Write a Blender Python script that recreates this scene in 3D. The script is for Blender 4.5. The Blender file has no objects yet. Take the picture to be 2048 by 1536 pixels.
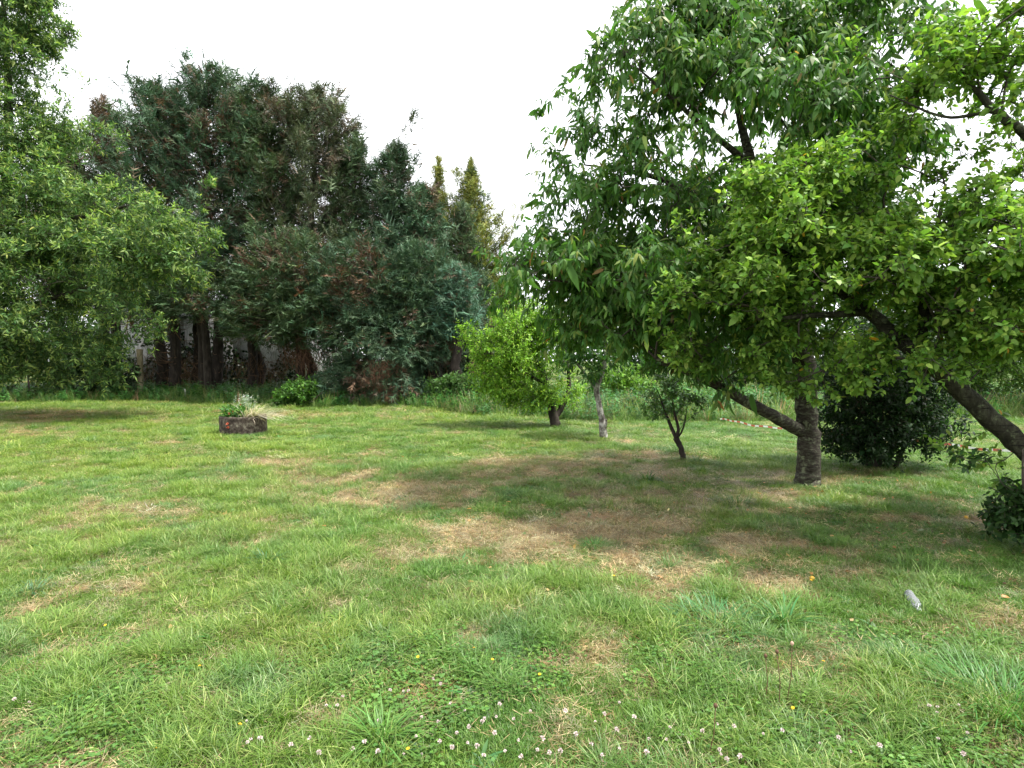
import bpy, math, random
import numpy as np
from mathutils import Vector, Matrix, Euler

rng = np.random.default_rng(11)
random.seed(11)
scene = bpy.context.scene
COL = scene.collection
R = math.radians

# ------------------------------------------------------------------ camera
F = 1150.0            # focal length in photo pixels (2048 wide)
PITCH = math.atan(48.0 / F)
EYE = 1.6
cam_data = bpy.data.cameras.new("camera")
cam_data.lens = F / 2048 * 36
cam_data.sensor_width = 36
cam_data.clip_start = 0.05
cam_data.clip_end = 3000
cam = bpy.data.objects.new("camera", cam_data)
COL.objects.link(cam)
cam.location = (0, 0, EYE)
cam.rotation_euler = (math.pi / 2 - PITCH, 0, 0)
scene.camera = cam

# ------------------------------------------------------------------ sky and sun
SUN_EL, SUN_AZ = 65.0, 98.0      # azimuth from +Y clockwise
world = bpy.data.worlds.new("World")
scene.world = world
world.use_nodes = True
nt = world.node_tree
nt.nodes.clear()
wo = nt.nodes.new("ShaderNodeOutputWorld")
bg = nt.nodes.new("ShaderNodeBackground")
sky = nt.nodes.new("ShaderNodeTexSky")
sky.sky_type = 'NISHITA'
sky.sun_disc = False
sky.sun_elevation = R(SUN_EL)
sky.sun_rotation = R(SUN_AZ)
tc = nt.nodes.new("ShaderNodeTexCoord")
nz = nt.nodes.new("ShaderNodeTexNoise")
nz.inputs["Scale"].default_value = 2.2
nz.inputs["Detail"].default_value = 5
ramp = nt.nodes.new("ShaderNodeMapRange")
ramp.inputs[1].default_value = 0.3
ramp.inputs[2].default_value = 0.7
ramp.inputs[3].default_value = 0.86
ramp.inputs[4].default_value = 0.97
mx = nt.nodes.new("ShaderNodeMix")
mx.data_type = 'RGBA'
mx.inputs[7].default_value = (13.2, 13.4, 13.8, 1)     # thin bright cloud sheet
nt.links.new(tc.outputs["Generated"], nz.inputs["Vector"])
nt.links.new(nz.outputs["Fac"], ramp.inputs[0])
nt.links.new(ramp.outputs[0], mx.inputs[0])
nt.links.new(sky.outputs[0], mx.inputs[6])
nt.links.new(mx.outputs[2], bg.inputs[0])
bg.inputs[1].default_value = 0.10
nt.links.new(bg.outputs[0], wo.inputs[0])

sd = bpy.data.lights.new("sun", 'SUN')
sd.energy = 5.0
sd.angle = R(6)
sd.color = (1.0, 0.97, 0.915)
sun = bpy.data.objects.new("sun", sd)
COL.objects.link(sun)
az, el = R(SUN_AZ), R(SUN_EL)
sdir = Vector((math.sin(az) * math.cos(el), math.cos(az) * math.cos(el), math.sin(el)))
sun.rotation_euler = sdir.to_track_quat('Z', 'Y').to_euler()
sun.location = sdir * 40

scene.view_settings.view_transform = 'Standard'
scene.view_settings.look = 'None'
scene.view_settings.exposure = 0.88
scene.view_settings.gamma = 1.0
scene.view_settings.use_curve_mapping = False
scene.render.engine = 'CYCLES'
cy = scene.cycles
cy.max_bounces = 7
cy.diffuse_bounces = 4
cy.glossy_bounces = 2
cy.transmission_bounces = 5
cy.transparent_max_bounces = 6
cy.caustics_reflective = False
cy.caustics_refractive = False
cy.use_denoising = True

# ------------------------------------------------------------------ geometry of the view
CP, SP = math.cos(PITCH), math.sin(PITCH)


def at(px, py, d):
    """world point seen at photo pixel (px,py) at ground distance d in front of the camera"""
    cx, cyy = (px - 1024) / F, (768 - py) / F
    y = CP + SP * cyy
    z = -SP + CP * cyy
    return np.array([cx * d / y, d, EYE + z * d / y])


def ground(px, py):
    cx, cyy = (px - 1024) / F, (768 - py) / F
    y = CP + SP * cyy
    z = -SP + CP * cyy
    t = -EYE / z
    return np.array([cx * t, y * t, 0.0])


# ------------------------------------------------------------------ noise
def _h(ix, iy, iz, seed):
    h = (ix * 374761393 + iy * 668265263 + iz * 1440662683 + seed * 974711) & 0xffffffff
    h = ((h ^ (h >> 13)) * 1274126177) & 0xffffffff
    h = (h ^ (h >> 16)) & 0xffffffff
    return h / 4294967295.0


def vnoise(p, seed=0):
    p = np.asarray(p, float)
    i = np.floor(p).astype(np.int64)
    f = p - i
    f = f * f * (3 - 2 * f)
    out = 0
    for dx in (0, 1):
        wx = f[:, 0] if dx else 1 - f[:, 0]
        for dy in (0, 1):
            wy = f[:, 1] if dy else 1 - f[:, 1]
            for dz in (0, 1):
                wz = f[:, 2] if dz else 1 - f[:, 2]
                out = out + wx * wy * wz * _h(i[:, 0] + dx, i[:, 1] + dy, i[:, 2] + dz, seed)
    return out


def fbm(p, octv=4, seed=0):
    p = np.asarray(p, float)
    s, a, t = 0, 1.0, 0
    for k in range(octv):
        s = s + a * vnoise(p * (2.0 ** k), seed + k)
        t += a
        a *= 0.55
    return s / t


def P3(x, y, z=0.0):
    x = np.asarray(x, float)
    return np.stack([x, np.asarray(y, float) + 0 * x, np.asarray(z, float) + 0 * x], -1)


def H(x, y):
    """ground height"""
    x = np.atleast_1d(np.asarray(x, float)); y = np.atleast_1d(np.asarray(y, float))
    return 0.10 * (fbm(P3(x * 0.35, y * 0.35), 3, 5) - 0.5) + 0.035 * (fbm(P3(x * 2.1, y * 2.1), 3, 9) - 0.5)


def hz(x, y):
    return float(H(x, y)[0])


def unit(v):
    v = np.asarray(v, float)
    return v / np.maximum(np.linalg.norm(v, axis=-1, keepdims=True), 1e-9)


# ------------------------------------------------------------------ materials
def new_mat(name):
    m = bpy.data.materials.new(name)
    m.use_nodes = True
    m.node_tree.nodes.clear()
    o = m.node_tree.nodes.new("ShaderNodeOutputMaterial")
    return m, m.node_tree, o


def leaf_mat(name, trans=0.35, rough=0.5, spec=0.35, instancer=False, warm=(1.08, 1.22, 0.62)):
    m, t, o = new_mat(name)
    a = t.nodes.new("ShaderNodeAttribute")
    a.attribute_name = "col"
    src = a.outputs["Color"]
    if instancer:
        b = t.nodes.new("ShaderNodeAttribute")
        b.attribute_type = 'INSTANCER'
        b.attribute_name = "tint"
        mul = t.nodes.new("ShaderNodeMix")
        mul.data_type = 'RGBA'
        mul.blend_type = 'MULTIPLY'
        mul.inputs[0].default_value = 1
        t.links.new(src, mul.inputs[6])
        t.links.new(b.outputs["Color"], mul.inputs[7])
        src = mul.outputs[2]
    p = t.nodes.new("ShaderNodeBsdfPrincipled")
    p.inputs["Roughness"].default_value = rough
    p.inputs["Specular IOR Level"].default_value = spec
    t.links.new(src, p.inputs["Base Color"])
    tr = t.nodes.new("ShaderNodeBsdfTranslucent")
    w = t.nodes.new("ShaderNodeMix")
    w.data_type = 'RGBA'
    w.blend_type = 'MULTIPLY'
    w.inputs[0].default_value = 1
    w.inputs[7].default_value = (*warm, 1)
    t.links.new(src, w.inputs[6])
    t.links.new(w.outputs[2], tr.inputs["Color"])
    ms = t.nodes.new("ShaderNodeMixShader")
    ms.inputs[0].default_value = trans
    t.links.new(p.outputs[0], ms.inputs[1])
    t.links.new(tr.outputs[0], ms.inputs[2])
    t.links.new(ms.outputs[0], o.inputs[0])
    return m


def rough_mat(name, cols, scale=8.0, stretch=(1, 1, 1), rough=0.9, bump=0.5, detail=8, pos=None, dist=0.02, spec=0.2, patch=None):
    """noise-driven colour ramp with bump, in object space"""
    m, t, o = new_mat(name)
    g = t.nodes.new("ShaderNodeTexCoord")
    mp = t.nodes.new("ShaderNodeMapping")
    mp.inputs["Scale"].default_value = stretch
    n = t.nodes.new("ShaderNodeTexNoise")
    n.inputs["Scale"].default_value = scale
    n.inputs["Detail"].default_value = detail
    n.inputs["Roughness"].default_value = 0.65
    r = t.nodes.new("ShaderNodeValToRGB")
    e = r.color_ramp.elements
    k = len(cols)
    pos = pos or [0.28 + 0.44 * i / (k - 1) for i in range(k)]
    e[0].position, e[0].color = pos[0], (*cols[0], 1)
    e[1].position, e[1].color = pos[-1], (*cols[-1], 1)
    for i in range(1, k - 1):
        x = e.new(pos[i])
        x.color = (*cols[i], 1)
    p = t.nodes.new("ShaderNodeBsdfPrincipled")
    p.inputs["Roughness"].default_value = rough
    p.inputs["Specular IOR Level"].default_value = spec
    b = t.nodes.new("ShaderNodeBump")
    b.inputs["Strength"].default_value = bump
    b.inputs["Distance"].default_value = dist
    t.links.new(g.outputs["Object"], mp.inputs[0])
    t.links.new(mp.outputs[0], n.inputs["Vector"])
    t.links.new(n.outputs["Fac"], r.inputs[0])
    base = r.outputs[0]
    if patch:      # lichen or moss growing in patches, and short dark lenticel lines
        pc_, ps_, th_ = patch
        n2 = t.nodes.new("ShaderNodeTexNoise")
        n2.inputs["Scale"].default_value = ps_
        n2.inputs["Detail"].default_value = 6
        n2.inputs["Roughness"].default_value = .7
        k2 = t.nodes.new("ShaderNodeMapRange")
        k2.inputs[1].default_value = th_
        k2.inputs[2].default_value = th_ + .07
        mz = t.nodes.new("ShaderNodeMix")
        mz.data_type = 'RGBA'
        mz.inputs[7].default_value = (*pc_, 1)
        mp2 = t.nodes.new("ShaderNodeMapping")
        mp2.inputs["Scale"].default_value = (6, 6, 70)
        n3 = t.nodes.new("ShaderNodeTexNoise")
        n3.inputs["Scale"].default_value = 1.0
        n3.inputs["Detail"].default_value = 2
        k3 = t.nodes.new("ShaderNodeMapRange")
        k3.inputs[1].default_value = .60
        k3.inputs[2].default_value = .66
        mw = t.nodes.new("ShaderNodeMix")
        mw.data_type = 'RGBA'
        mw.inputs[7].default_value = (.012, .010, .008, 1)
        L = t.links.new
        L(g.outputs["Object"], n2.inputs["Vector"]); L(n2.outputs["Fac"], k2.inputs[0]); L(k2.outputs[0], mz.inputs[0]); L(base, mz.inputs[6])
        L(g.outputs["Object"], mp2.inputs[0]); L(mp2.outputs[0], n3.inputs["Vector"]); L(n3.outputs["Fac"], k3.inputs[0]); L(k3.outputs[0], mw.inputs[0])
        L(mz.outputs[2], mw.inputs[6])
        base = mw.outputs[2]
    t.links.new(base, p.inputs["Base Color"])
    t.links.new(n.outputs["Fac"], b.inputs["Height"])
    t.links.new(b.outputs[0], p.inputs["Normal"])
    t.links.new(p.outputs[0], o.inputs[0])
    return m


def plain_mat(name, c, rough=0.6, spec=0.3, trans=0.0):
    m, t, o = new_mat(name)
    p = t.nodes.new("ShaderNodeBsdfPrincipled")
    n = t.nodes.new("ShaderNodeTexNoise")
    n.inputs["Scale"].default_value = 40
    r = t.nodes.new("ShaderNodeValToRGB")
    r.color_ramp.elements[0].color = (*[x * 0.8 for x in c], 1)
    r.color_ramp.elements[1].color = (*[min(1, x * 1.15) for x in c], 1)
    g = t.nodes.new("ShaderNodeTexCoord")
    t.links.new(g.outputs["Object"], n.inputs["Vector"])
    t.links.new(n.outputs["Fac"], r.inputs[0])
    t.links.new(r.outputs[0], p.inputs["Base Color"])
    p.inputs["Roughness"].default_value = rough
    p.inputs["Specular IOR Level"].default_value = spec
    p.inputs["Transmission Weight"].default_value = trans
    t.links.new(p.outputs[0], o.inputs[0])
    return m


M_LEAF = leaf_mat("broad_leaf", 0.42, 0.48, 0.24)
M_NEEDLE = leaf_mat("conifer_spray", 0.12, 0.6, 0.25, warm=(1.1, 1.1, .8))
M_GRASS = leaf_mat("grass_blade", 0.33, 0.45, 0.35, instancer=True, warm=(1.0, 1.25, .55))
M_HERB = leaf_mat("herb_leaf", 0.33, 0.45, 0.35)
M_BARK = rough_mat("grey_bark", [(.013, .012, .008), (.033, .031, .020), (.078, .080, .050)], 22, (1, 1, .4), bump=1.0, dist=.03, patch=((.10, .115, .065), 9, .57))
M_BARK_CHERRY = rough_mat("banded_bark", [(.016, .013, .010), (.038, .031, .024), (.062, .062, .042), (.14, .15, .10)], 16, (1, 1, 1.9),
                          bump=.9, pos=[.34, .47, .58, .68], dist=.02, patch=((.15, .165, .10), 7, .55))
M_BARK_LICHEN = rough_mat("lichen_bark", [(.045, .038, .032), (.14, .125, .11), (.40, .39, .35)], 9, (1, 1, .8), bump=.6, pos=[.36, .48, .62])
M_BARK_DARK = rough_mat("dark_bark", [(.012, .010, .008), (.032, .025, .020), (.07, .058, .047)], 10, (1, 1, .25), bump=.8)
M_TWIG = rough_mat("twig_bark", [(.035, .028, .022), (.10, .085, .07)], 20, bump=.2)
M_DEADGREY = rough_mat("grey_dead_branch", [(.09, .075, .06), (.22, .19, .16)], 14, bump=.2)
M_DEAD = rough_mat("dead_twig", [(.10, .055, .03), (.24, .15, .085)], 16, bump=.2)


# ------------------------------------------------------------------ mesh helpers
class Geo:
    """collects vertices, faces, vertex colours"""

    def __init__(self):
        self.v, self.f, self.c, self.n = [], {}, [], 0

    def add(self, v, faces, col=(1, 1, 1)):
        v = np.asarray(v, float).reshape(-1, 3)
        c = np.asarray(col, float)
        if c.ndim == 1:
            c = np.tile(c, (len(v), 1))
        self.v.append(v)
        self.c.append(c)
        for fa in faces:
            fa = np.asarray(fa, np.int64)
            if len(fa):
                self.f.setdefault(fa.shape[1], []).append(fa + self.n)
        self.n += len(v)

    def mesh(self, name, mat, smooth=True):
        v = np.concatenate(self.v)
        c = np.concatenate(self.c)
        me = bpy.data.meshes.new(name)
        loops, starts, tot = [], [], 0
        for k in sorted(self.f):
            a = np.concatenate(self.f[k])
            loops.append(a.ravel())
            starts.append(tot + k * np.arange(len(a)))
            tot += a.size
        loops = np.concatenate(loops)
        starts = np.concatenate(starts)
        me.vertices.add(len(v))
        me.vertices.foreach_set("co", v.astype(np.float32).ravel())
        me.loops.add(len(loops))
        me.loops.foreach_set("vertex_index", loops.astype(np.int32))
        me.polygons.add(len(starts))
        me.polygons.foreach_set("loop_start", starts.astype(np.int32))
        me.update(calc_edges=True)
        ca = me.color_attributes.new("col", 'FLOAT_COLOR', 'POINT')
        ca.data.foreach_set("color", np.concatenate([c, np.ones((len(c), 1))], 1).astype(np.float32).ravel())
        if smooth:
            me.polygons.foreach_set("use_smooth", np.ones(len(starts), bool))
        me.materials.append(mat)
        return me


def link(name, me, parent=None, kind=None):
    o = bpy.data.objects.new(name, me)
    COL.objects.link(o)
    if parent is not None:
        o.parent = parent
        o.matrix_parent_inverse = Matrix.Translation(parent.location).inverted() if parent.rotation_euler.z == 0 else parent.matrix_basis.inverted()
    if kind:
        o["kind"] = kind
    return o


def thing(name, label, cat, loc=(0, 0, 0), group=None):
    o = bpy.data.objects.new(name, None)
    COL.objects.link(o)
    o.location = tuple(float(x) for x in loc)
    o.empty_display_size = 0.2
    o["label"] = label
    o["category"] = cat
    if group:
        o["group"] = group
    return o


def tag(o, label=None, cat=None, group=None, kind=None):
    for k, v in (("label", label), ("category", cat), ("group", group), ("kind", kind)):
        if v:
            o[k] = v
    return o


def tube(geo, pts, rad, sides=8, col=(1, 1, 1), wob=0.0, cap=True, seed=0):
    pts = np.asarray(pts, float)
    rad = np.asarray(rad, float)
    n = len(pts)
    tan = np.gradient(pts, axis=0)
    tan = unit(tan)
    ref = np.array([0.31, 0.17, 0.93]) if abs(tan[0, 2]) < .8 else np.array([0.9, 0.4, 0.1])
    a = unit(np.cross(tan, ref))
    b = np.cross(tan, a)
    th = np.linspace(0, 2 * np.pi, sides, endpoint=False)
    rr = np.repeat(rad[:, None], sides, 1)
    if wob:
        q = np.stack([np.cos(th)[None] * 1.6 + 0 * rr, np.sin(th)[None] * 1.6 + 0 * rr, np.repeat(np.arange(n)[:, None] * .45, sides, 1)], -1)
        rr = rr * (1 + wob * (fbm(q.reshape(-1, 3) + seed * 7.3, 3, seed).reshape(n, sides) - .5) * 2)
    ring = pts[:, None] + rr[..., None] * (np.cos(th)[None, :, None] * a[:, None] + np.sin(th)[None, :, None] * b[:, None])
    idx = np.arange(n * sides).reshape(n, sides)
    nx = np.roll(idx, -1, 1)
    q = np.stack([idx[:-1], nx[:-1], nx[1:], idx[1:]], -1).reshape(-1, 4)
    faces = [q]
    v = ring.reshape(-1, 3)
    if cap:
        v = np.concatenate([v, pts[-1:]])
        t = np.stack([idx[-1], nx[-1], np.full(sides, n * sides)], -1)
        faces.append(t)
    geo.add(v, faces, col)


def cones(geo, p0, p1, r, col=(1, 1, 1)):
    """many thin three-sided tapering twigs"""
    p0 = np.asarray(p0, float); p1 = np.asarray(p1, float)
    n = len(p0)
    if n == 0:
        return
    t = unit(p1 - p0)
    a = unit(np.cross(t, np.array([.31, .17, .93])))
    b = np.cross(t, a)
    r = np.broadcast_to(np.asarray(r, float), (n,))[:, None]
    vs = [p0 + r * (math.cos(x) * a + math.sin(x) * b) for x in (0, 2.094, 4.189)] + [p1]
    v = np.stack(vs, 1).reshape(-1, 3)
    k = 4 * np.arange(n)[:, None]
    f = np.concatenate([k + np.array([[0, 1, 3]]), k + np.array([[1, 2, 3]]), k + np.array([[2, 0, 3]])])
    c = np.asarray(col, float)
    if c.ndim == 2:
        c = np.repeat(c, 4, 0)
    geo.add(v, [f], c)


LEAF_T = np.array([0, .2, .2, .33, .62, .62, .66, 1.0])
LEAF_S = np.array([0, -.40, .40, 0, -.42, .42, 0, 0])
LEAF_U = np.array([0, .10, .10, 0, .08, .08, -.02, 0])
LEAF_TRI = np.array([[0, 3, 1], [0, 2, 3], [4, 6, 7], [6, 5, 7]])
LEAF_QUAD = np.array([[1, 3, 6, 4], [3, 2, 5, 6]])
KITE_T = np.array([0, .42, .42, 1.0]); KITE_S = np.array([0, -.5, .5, 0])


HEX_T = np.array([0, .24, .24, .64, .64, 1.0]); HEX_S = np.array([0, -.42, .42, -.40, .40, 0])


def leaves(geo, base, axis, nrm, length, width, col, curl=0.2, simple=False):
    n = len(base)
    axis = unit(axis)
    side = unit(np.cross(axis, nrm))
    up = np.cross(side, axis)
    L = np.broadcast_to(np.asarray(length, float), (n,))[:, None, None]
    W = np.broadcast_to(np.asarray(width, float), (n,))[:, None, None]
    C = np.broadcast_to(np.asarray(curl, float), (n,))[:, None, None]
    if simple == 'mid':
        T, S, U = HEX_T, HEX_S, np.array([0, .12, .10, .05, .09, 0])
    elif simple:
        T, S, U = KITE_T, KITE_S, np.array([0, .05, .05, 0])
    else:
        T, S, U = LEAF_T, LEAF_S, LEAF_U
    T = T[None, :, None]; S = S[None, :, None]; U = U[None, :, None]
    v = base[:, None] + axis[:, None] * (T * L) + side[:, None] * (S * W) + up[:, None] * (U * W - C * L * T * T)
    m = v.shape[1]
    k = m * np.arange(n)[:, None, None]
    if simple == 'mid':
        fs = [(k + np.array([[0, 2, 1], [3, 4, 5]])[None]).reshape(-1, 3), (k + np.array([[1, 2, 4, 3]])[None]).reshape(-1, 4)]
    elif simple:
        fs = [(k + np.array([[0, 2, 1], [1, 2, 3]])[None]).reshape(-1, 3)]
    else:
        fs = [(k + LEAF_TRI[None]).reshape(-1, 3), (k + LEAF_QUAD[None]).reshape(-1, 4)]
    geo.add(v.reshape(-1, 3), fs, np.repeat(col, m, 0))


def vary(base, n, amt=0.22, hue=0.12):
    base = np.asarray(base, float)
    k = np.exp(rng.normal(0, amt, (n, 1)))
    h = rng.normal(0, hue, (n, 1))
    c = base[None] * k
    c[:, 0:1] *= np.exp(h)
    c[:, 2:3] *= np.exp(-h * .6)
    return np.clip(c, .004, .9)


def rdir(n):
    return unit(rng.normal(size=(n, 3)))


# ------------------------------------------------------------------ broadleaf trees
def blob_points(blobs, n, seed, gap=0.42, gscale=1.4, shell=.35, clump=None):
    """points inside a union of ellipsoids given as (px, py, rx, ry, depth, depth radius) of the photo;
    clump=(points per clump, clump radius) gathers them into leafy clumps with gaps between"""
    C, Rr, W = [], [], []
    for (px, py, rx, ry, d, rd) in blobs:
        c = at(px, py, d)
        s = d / F
        C.append(c); Rr.append([rx * s, rd, ry * s]); W.append(rx * ry * rd)
    C = np.array(C); Rr = np.array(Rr); W = np.array(W) ** .72
    want = n if clump is None else max(1, n // clump[0])
    out = []
    while len(out) < want:
        k = rng.choice(len(C), 400, p=W / W.sum())
        u = rdir(400) * (rng.random((400, 1)) ** shell)
        p = C[k] + u * Rr[k]
        g = fbm(p * gscale, 3, seed)
        keep = (g > gap) & (p[:, 2] > .15)
        if clump is None:
            out.extend(p[keep])
        else:
            out.extend(np.concatenate([p, u], 1)[keep])
    out = np.array(out[:want])
    if clump is None:
        return out
    m, r = clump
    c = np.repeat(out, m, 0)
    d = unit(rdir(len(c)) + .8 * c[:, 3:] * np.array([1, 1, .4]) + np.array([0, 0, .55]))
    q = c[:, :3] + d * np.array([1, 1, .62]) * (r * np.exp(np.repeat(rng.normal(0, .3, want), m)) * rng.random(len(c)) ** .4)[:, None]
    q[:, 2] = np.maximum(q[:, 2], .12)
    return q


def grow(limbs, targets, seed=0, droop=0.0, curve=.35):
    """limbs: list of (points, radii). Branches reach from them to every target.
    returns nodes, parent index, minimum radius, list of tip node ids"""
    nodes, par, rmin, plen = [], [], [], []
    for li, (pts, rad, attach) in enumerate(limbs):
        pts = np.asarray(pts, float)
        seg = []
        for i in range(len(pts) - 1):
            k = max(2, int(np.linalg.norm(pts[i + 1] - pts[i]) / .18))
            for j in range(k):
                t = j / k
                seg.append((pts[i] * (1 - t) + pts[i + 1] * t, rad[i] * (1 - t) + rad[i + 1] * t))
        seg.append((pts[-1], rad[-1]))
        prev = attach if attach is None else int(np.argmin([np.linalg.norm(np.array(q) - pts[0]) for q in nodes]))
        if prev is None:
            prev = -1
        for j, (p, r) in enumerate(seg):
            jit = rng.normal(0, .018, 3) if 0 < j < len(seg) - 1 else 0
            nodes.append(p + jit); par.append(prev); rmin.append(r)
            plen.append(0 if prev < 0 else plen[prev] + .1)
            prev = len(nodes) - 1
    nl = len(nodes)
    base = np.array(nodes)
    dmin = np.array([np.min(np.linalg.norm(base - t, axis=1)) for t in targets])
    order = np.argsort(dmin)
    cap = len(nodes) + 7 * len(targets)
    A = np.zeros((cap, 3)); A[:nl] = base
    PL = np.zeros(cap); PL[:nl] = plen
    cnt = nl
    tips, paths = [], []
    for ti in order:
        tg = targets[ti]
        d = tg - A[:cnt]
        dist = np.linalg.norm(d, axis=1)
        cost = dist + .25 * PL[:cnt] - .25 * np.clip(d[:, 2], -1, 1) * .5
        cost[:nl][np.array(rmin[:nl]) > .10] += .25
        k = int(np.argmin(cost))
        L = dist[k]
        m = int(np.clip(L / .22, 2, 6))
        pd = A[k] - A[par[k]] if par[k] >= 0 else np.array([0, 0, 1.])
        c1 = A[k] + unit(unit(pd) + unit(d[k]) * .8) * L * curve + np.array([0, 0, droop * L])
        prev = k
        path = []
        for j in range(1, m + 1):
            t = j / m
            p = (1 - t) ** 2 * A[k] + 2 * t * (1 - t) * c1 + t * t * tg + (rng.normal(0, .025, 3) * min(L, .8) if j < m else 0)
            A[cnt] = p
            par.append(prev); rmin.append(0.0)
            PL[cnt] = PL[prev] + L / m
            path.append(cnt)
            prev = cnt
            cnt += 1
        tips.append(prev); paths.append(path)
    return A[:cnt], np.array(par), np.array(rmin), tips, paths, nl


def skeleton_mesh(A, par, rmin, nl, tip_r=.0035, expo=2.35, keep_limbs=True):
    """returns (limb geo or None, twig geo)"""
    n = len(A)
    acc = np.zeros(n)
    child = [[] for _ in range(n)]
    for i in range(n - 1, -1, -1):
        r = max(acc[i] ** (1 / expo) if acc[i] > 0 else tip_r, rmin[i])
        acc[i] = r ** expo
        if par[i] >= 0:
            if not (i < nl and par[i] < nl):
                acc[par[i]] += acc[i]
            child[par[i]].append(i)
    rad = acc ** (1 / expo)
    rad[:nl] = np.maximum(rmin[:nl], 0.004)
    twig = Geo()
    starts = []
    used = np.zeros(n, bool)
    for i in range(nl, n):
        if par[i] < nl:
            starts.append(i)
    stack = list(starts)
    while stack:
        i = stack.pop()
        ch = [par[i], i]
        cur = i
        while True:
            kids = child[cur]
            if not kids:
                break
            kids = sorted(kids, key=lambda q: -rad[q])
            stack.extend(kids[1:])
            cur = kids[0]
            ch.append(cur)
        rr = rad[ch].copy()
        rr[0] = min(rr[0], rr[1] * 1.1)
        mr = rr.max()
        sides = 8 if mr > .05 else 6 if mr > .025 else 4 if mr > .010 else 3
        tube(twig, A[ch], rr, sides, wob=.12 if mr > .02 else 0, cap=False, seed=i)
    return twig, rad


def shoots(A, paths, per, length, updir=.3, spread=.9, out_c=None):
    """short leafy shoots near the branch tips -> start points and end points"""
    S, D = [], []
    for path in paths:
        for _ in range(per):
            j = len(path) - 1 if rng.random() < .55 else rng.integers(0, len(path))
            i = path[j]
            i0 = path[j - 1] if j > 0 else path[0] - 1
            t = A[i] - A[path[max(0, j - 1)]] if j > 0 else (A[path[-1]] - A[path[0]])
            S.append(A[i]); D.append(unit(t + 1e-6))
    S = np.array(S); D = np.array(D)
    d = unit(D + spread * rdir(len(S)) + np.array([0, 0, updir]))
    L = length * np.exp(rng.normal(0, .3, len(S)))
    return S, S + d * L[:, None], d, L


def place_leaves(S, d, L, per, ang=.9, droop=0., flat=.6, tipbias=1.0, out=0.):
    n = len(S)
    k = np.repeat(np.arange(n), per)
    t = np.tile((np.arange(per) + .6) / per, n) ** (1 / tipbias)
    t = np.clip(t + rng.normal(0, .06, len(k)), .05, 1)
    base = S[k] + d[k] * (L[k] * t)[:, None]
    ax0 = d[k]
    s = unit(np.cross(ax0, np.array([.05, .02, 1.0])))
    u = np.cross(s, ax0)
    ph = np.tile(np.arange(per) * 2.4, n) + np.repeat(rng.random(n) * 6.28, per)
    rad = np.cos(ph)[:, None] * s + np.sin(ph)[:, None] * u
    axis = unit(ax0 * (1 - ang * .6) + rad * ang + np.array([0, 0, -1.]) * droop + rng.normal(0, .15, (len(k), 3)))
    nrm = unit(np.array([0, 0, 1.]) * flat + rng.normal(0, .45, (len(k), 3)) + .3 * ax0 + out * (rad * np.array([1, 1, .3]) + ax0 * np.array([1, 1, 0])))
    bad = np.abs((axis * nrm).sum(1)) > .93
    nrm[bad] = unit(nrm[bad] + rad[bad] * 1.2 + np.array([.3, .2, 0]))
    return base, axis, nrm


LEAF_MESHES = {}


def leaf_objects(tree, base, axis, nrm, length, width, curl, kind, cols, n=300):
    """the leaves that show largest, each an object of its own; returns mask of the leaves left over"""
    rel = base - np.array([0, 0, EYE])
    px = 1024 + F * rel[:, 0] / rel[:, 1]
    py = 720 - F * rel[:, 2] / rel[:, 1]
    vis = (px > 5) & (px < 2043) & (py > 5) & (py < 1530)
    score = np.where(vis, rel[:, 1] / length, 1e9)
    pick = np.argsort(score)[:n]
    ms = []
    for q in range(8):
        g = Geo()
        leaves(g, np.zeros((1, 3)), np.array([[0, 1., 0]]), np.array([[0, 0, 1.]]), 1.0, kind, cols[rng.integers(len(cols))][None], curl=[.1, .2, .3, .4][q % 4])
        ms.append(g.mesh("leaf", M_LEAF))
    side = unit(np.cross(axis, nrm)); up = np.cross(side, axis)
    for i in pick:
        o = bpy.data.objects.new("leaf", ms[i % 8])
        m = Matrix(((side[i, 0], axis[i, 0], up[i, 0], base[i, 0]), (side[i, 1], axis[i, 1], up[i, 1], base[i, 1]),
                    (side[i, 2], axis[i, 2], up[i, 2], base[i, 2]), (0, 0, 0, 1)))
        l = float(length[i])
        COL.objects.link(o)
        o.parent = tree
        o.matrix_basis = Matrix.Translation(tree.location).inverted() @ m @ Matrix.Scale(l, 4)
    mask = np.ones(len(base), bool)
    mask[pick] = False
    return mask


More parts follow.
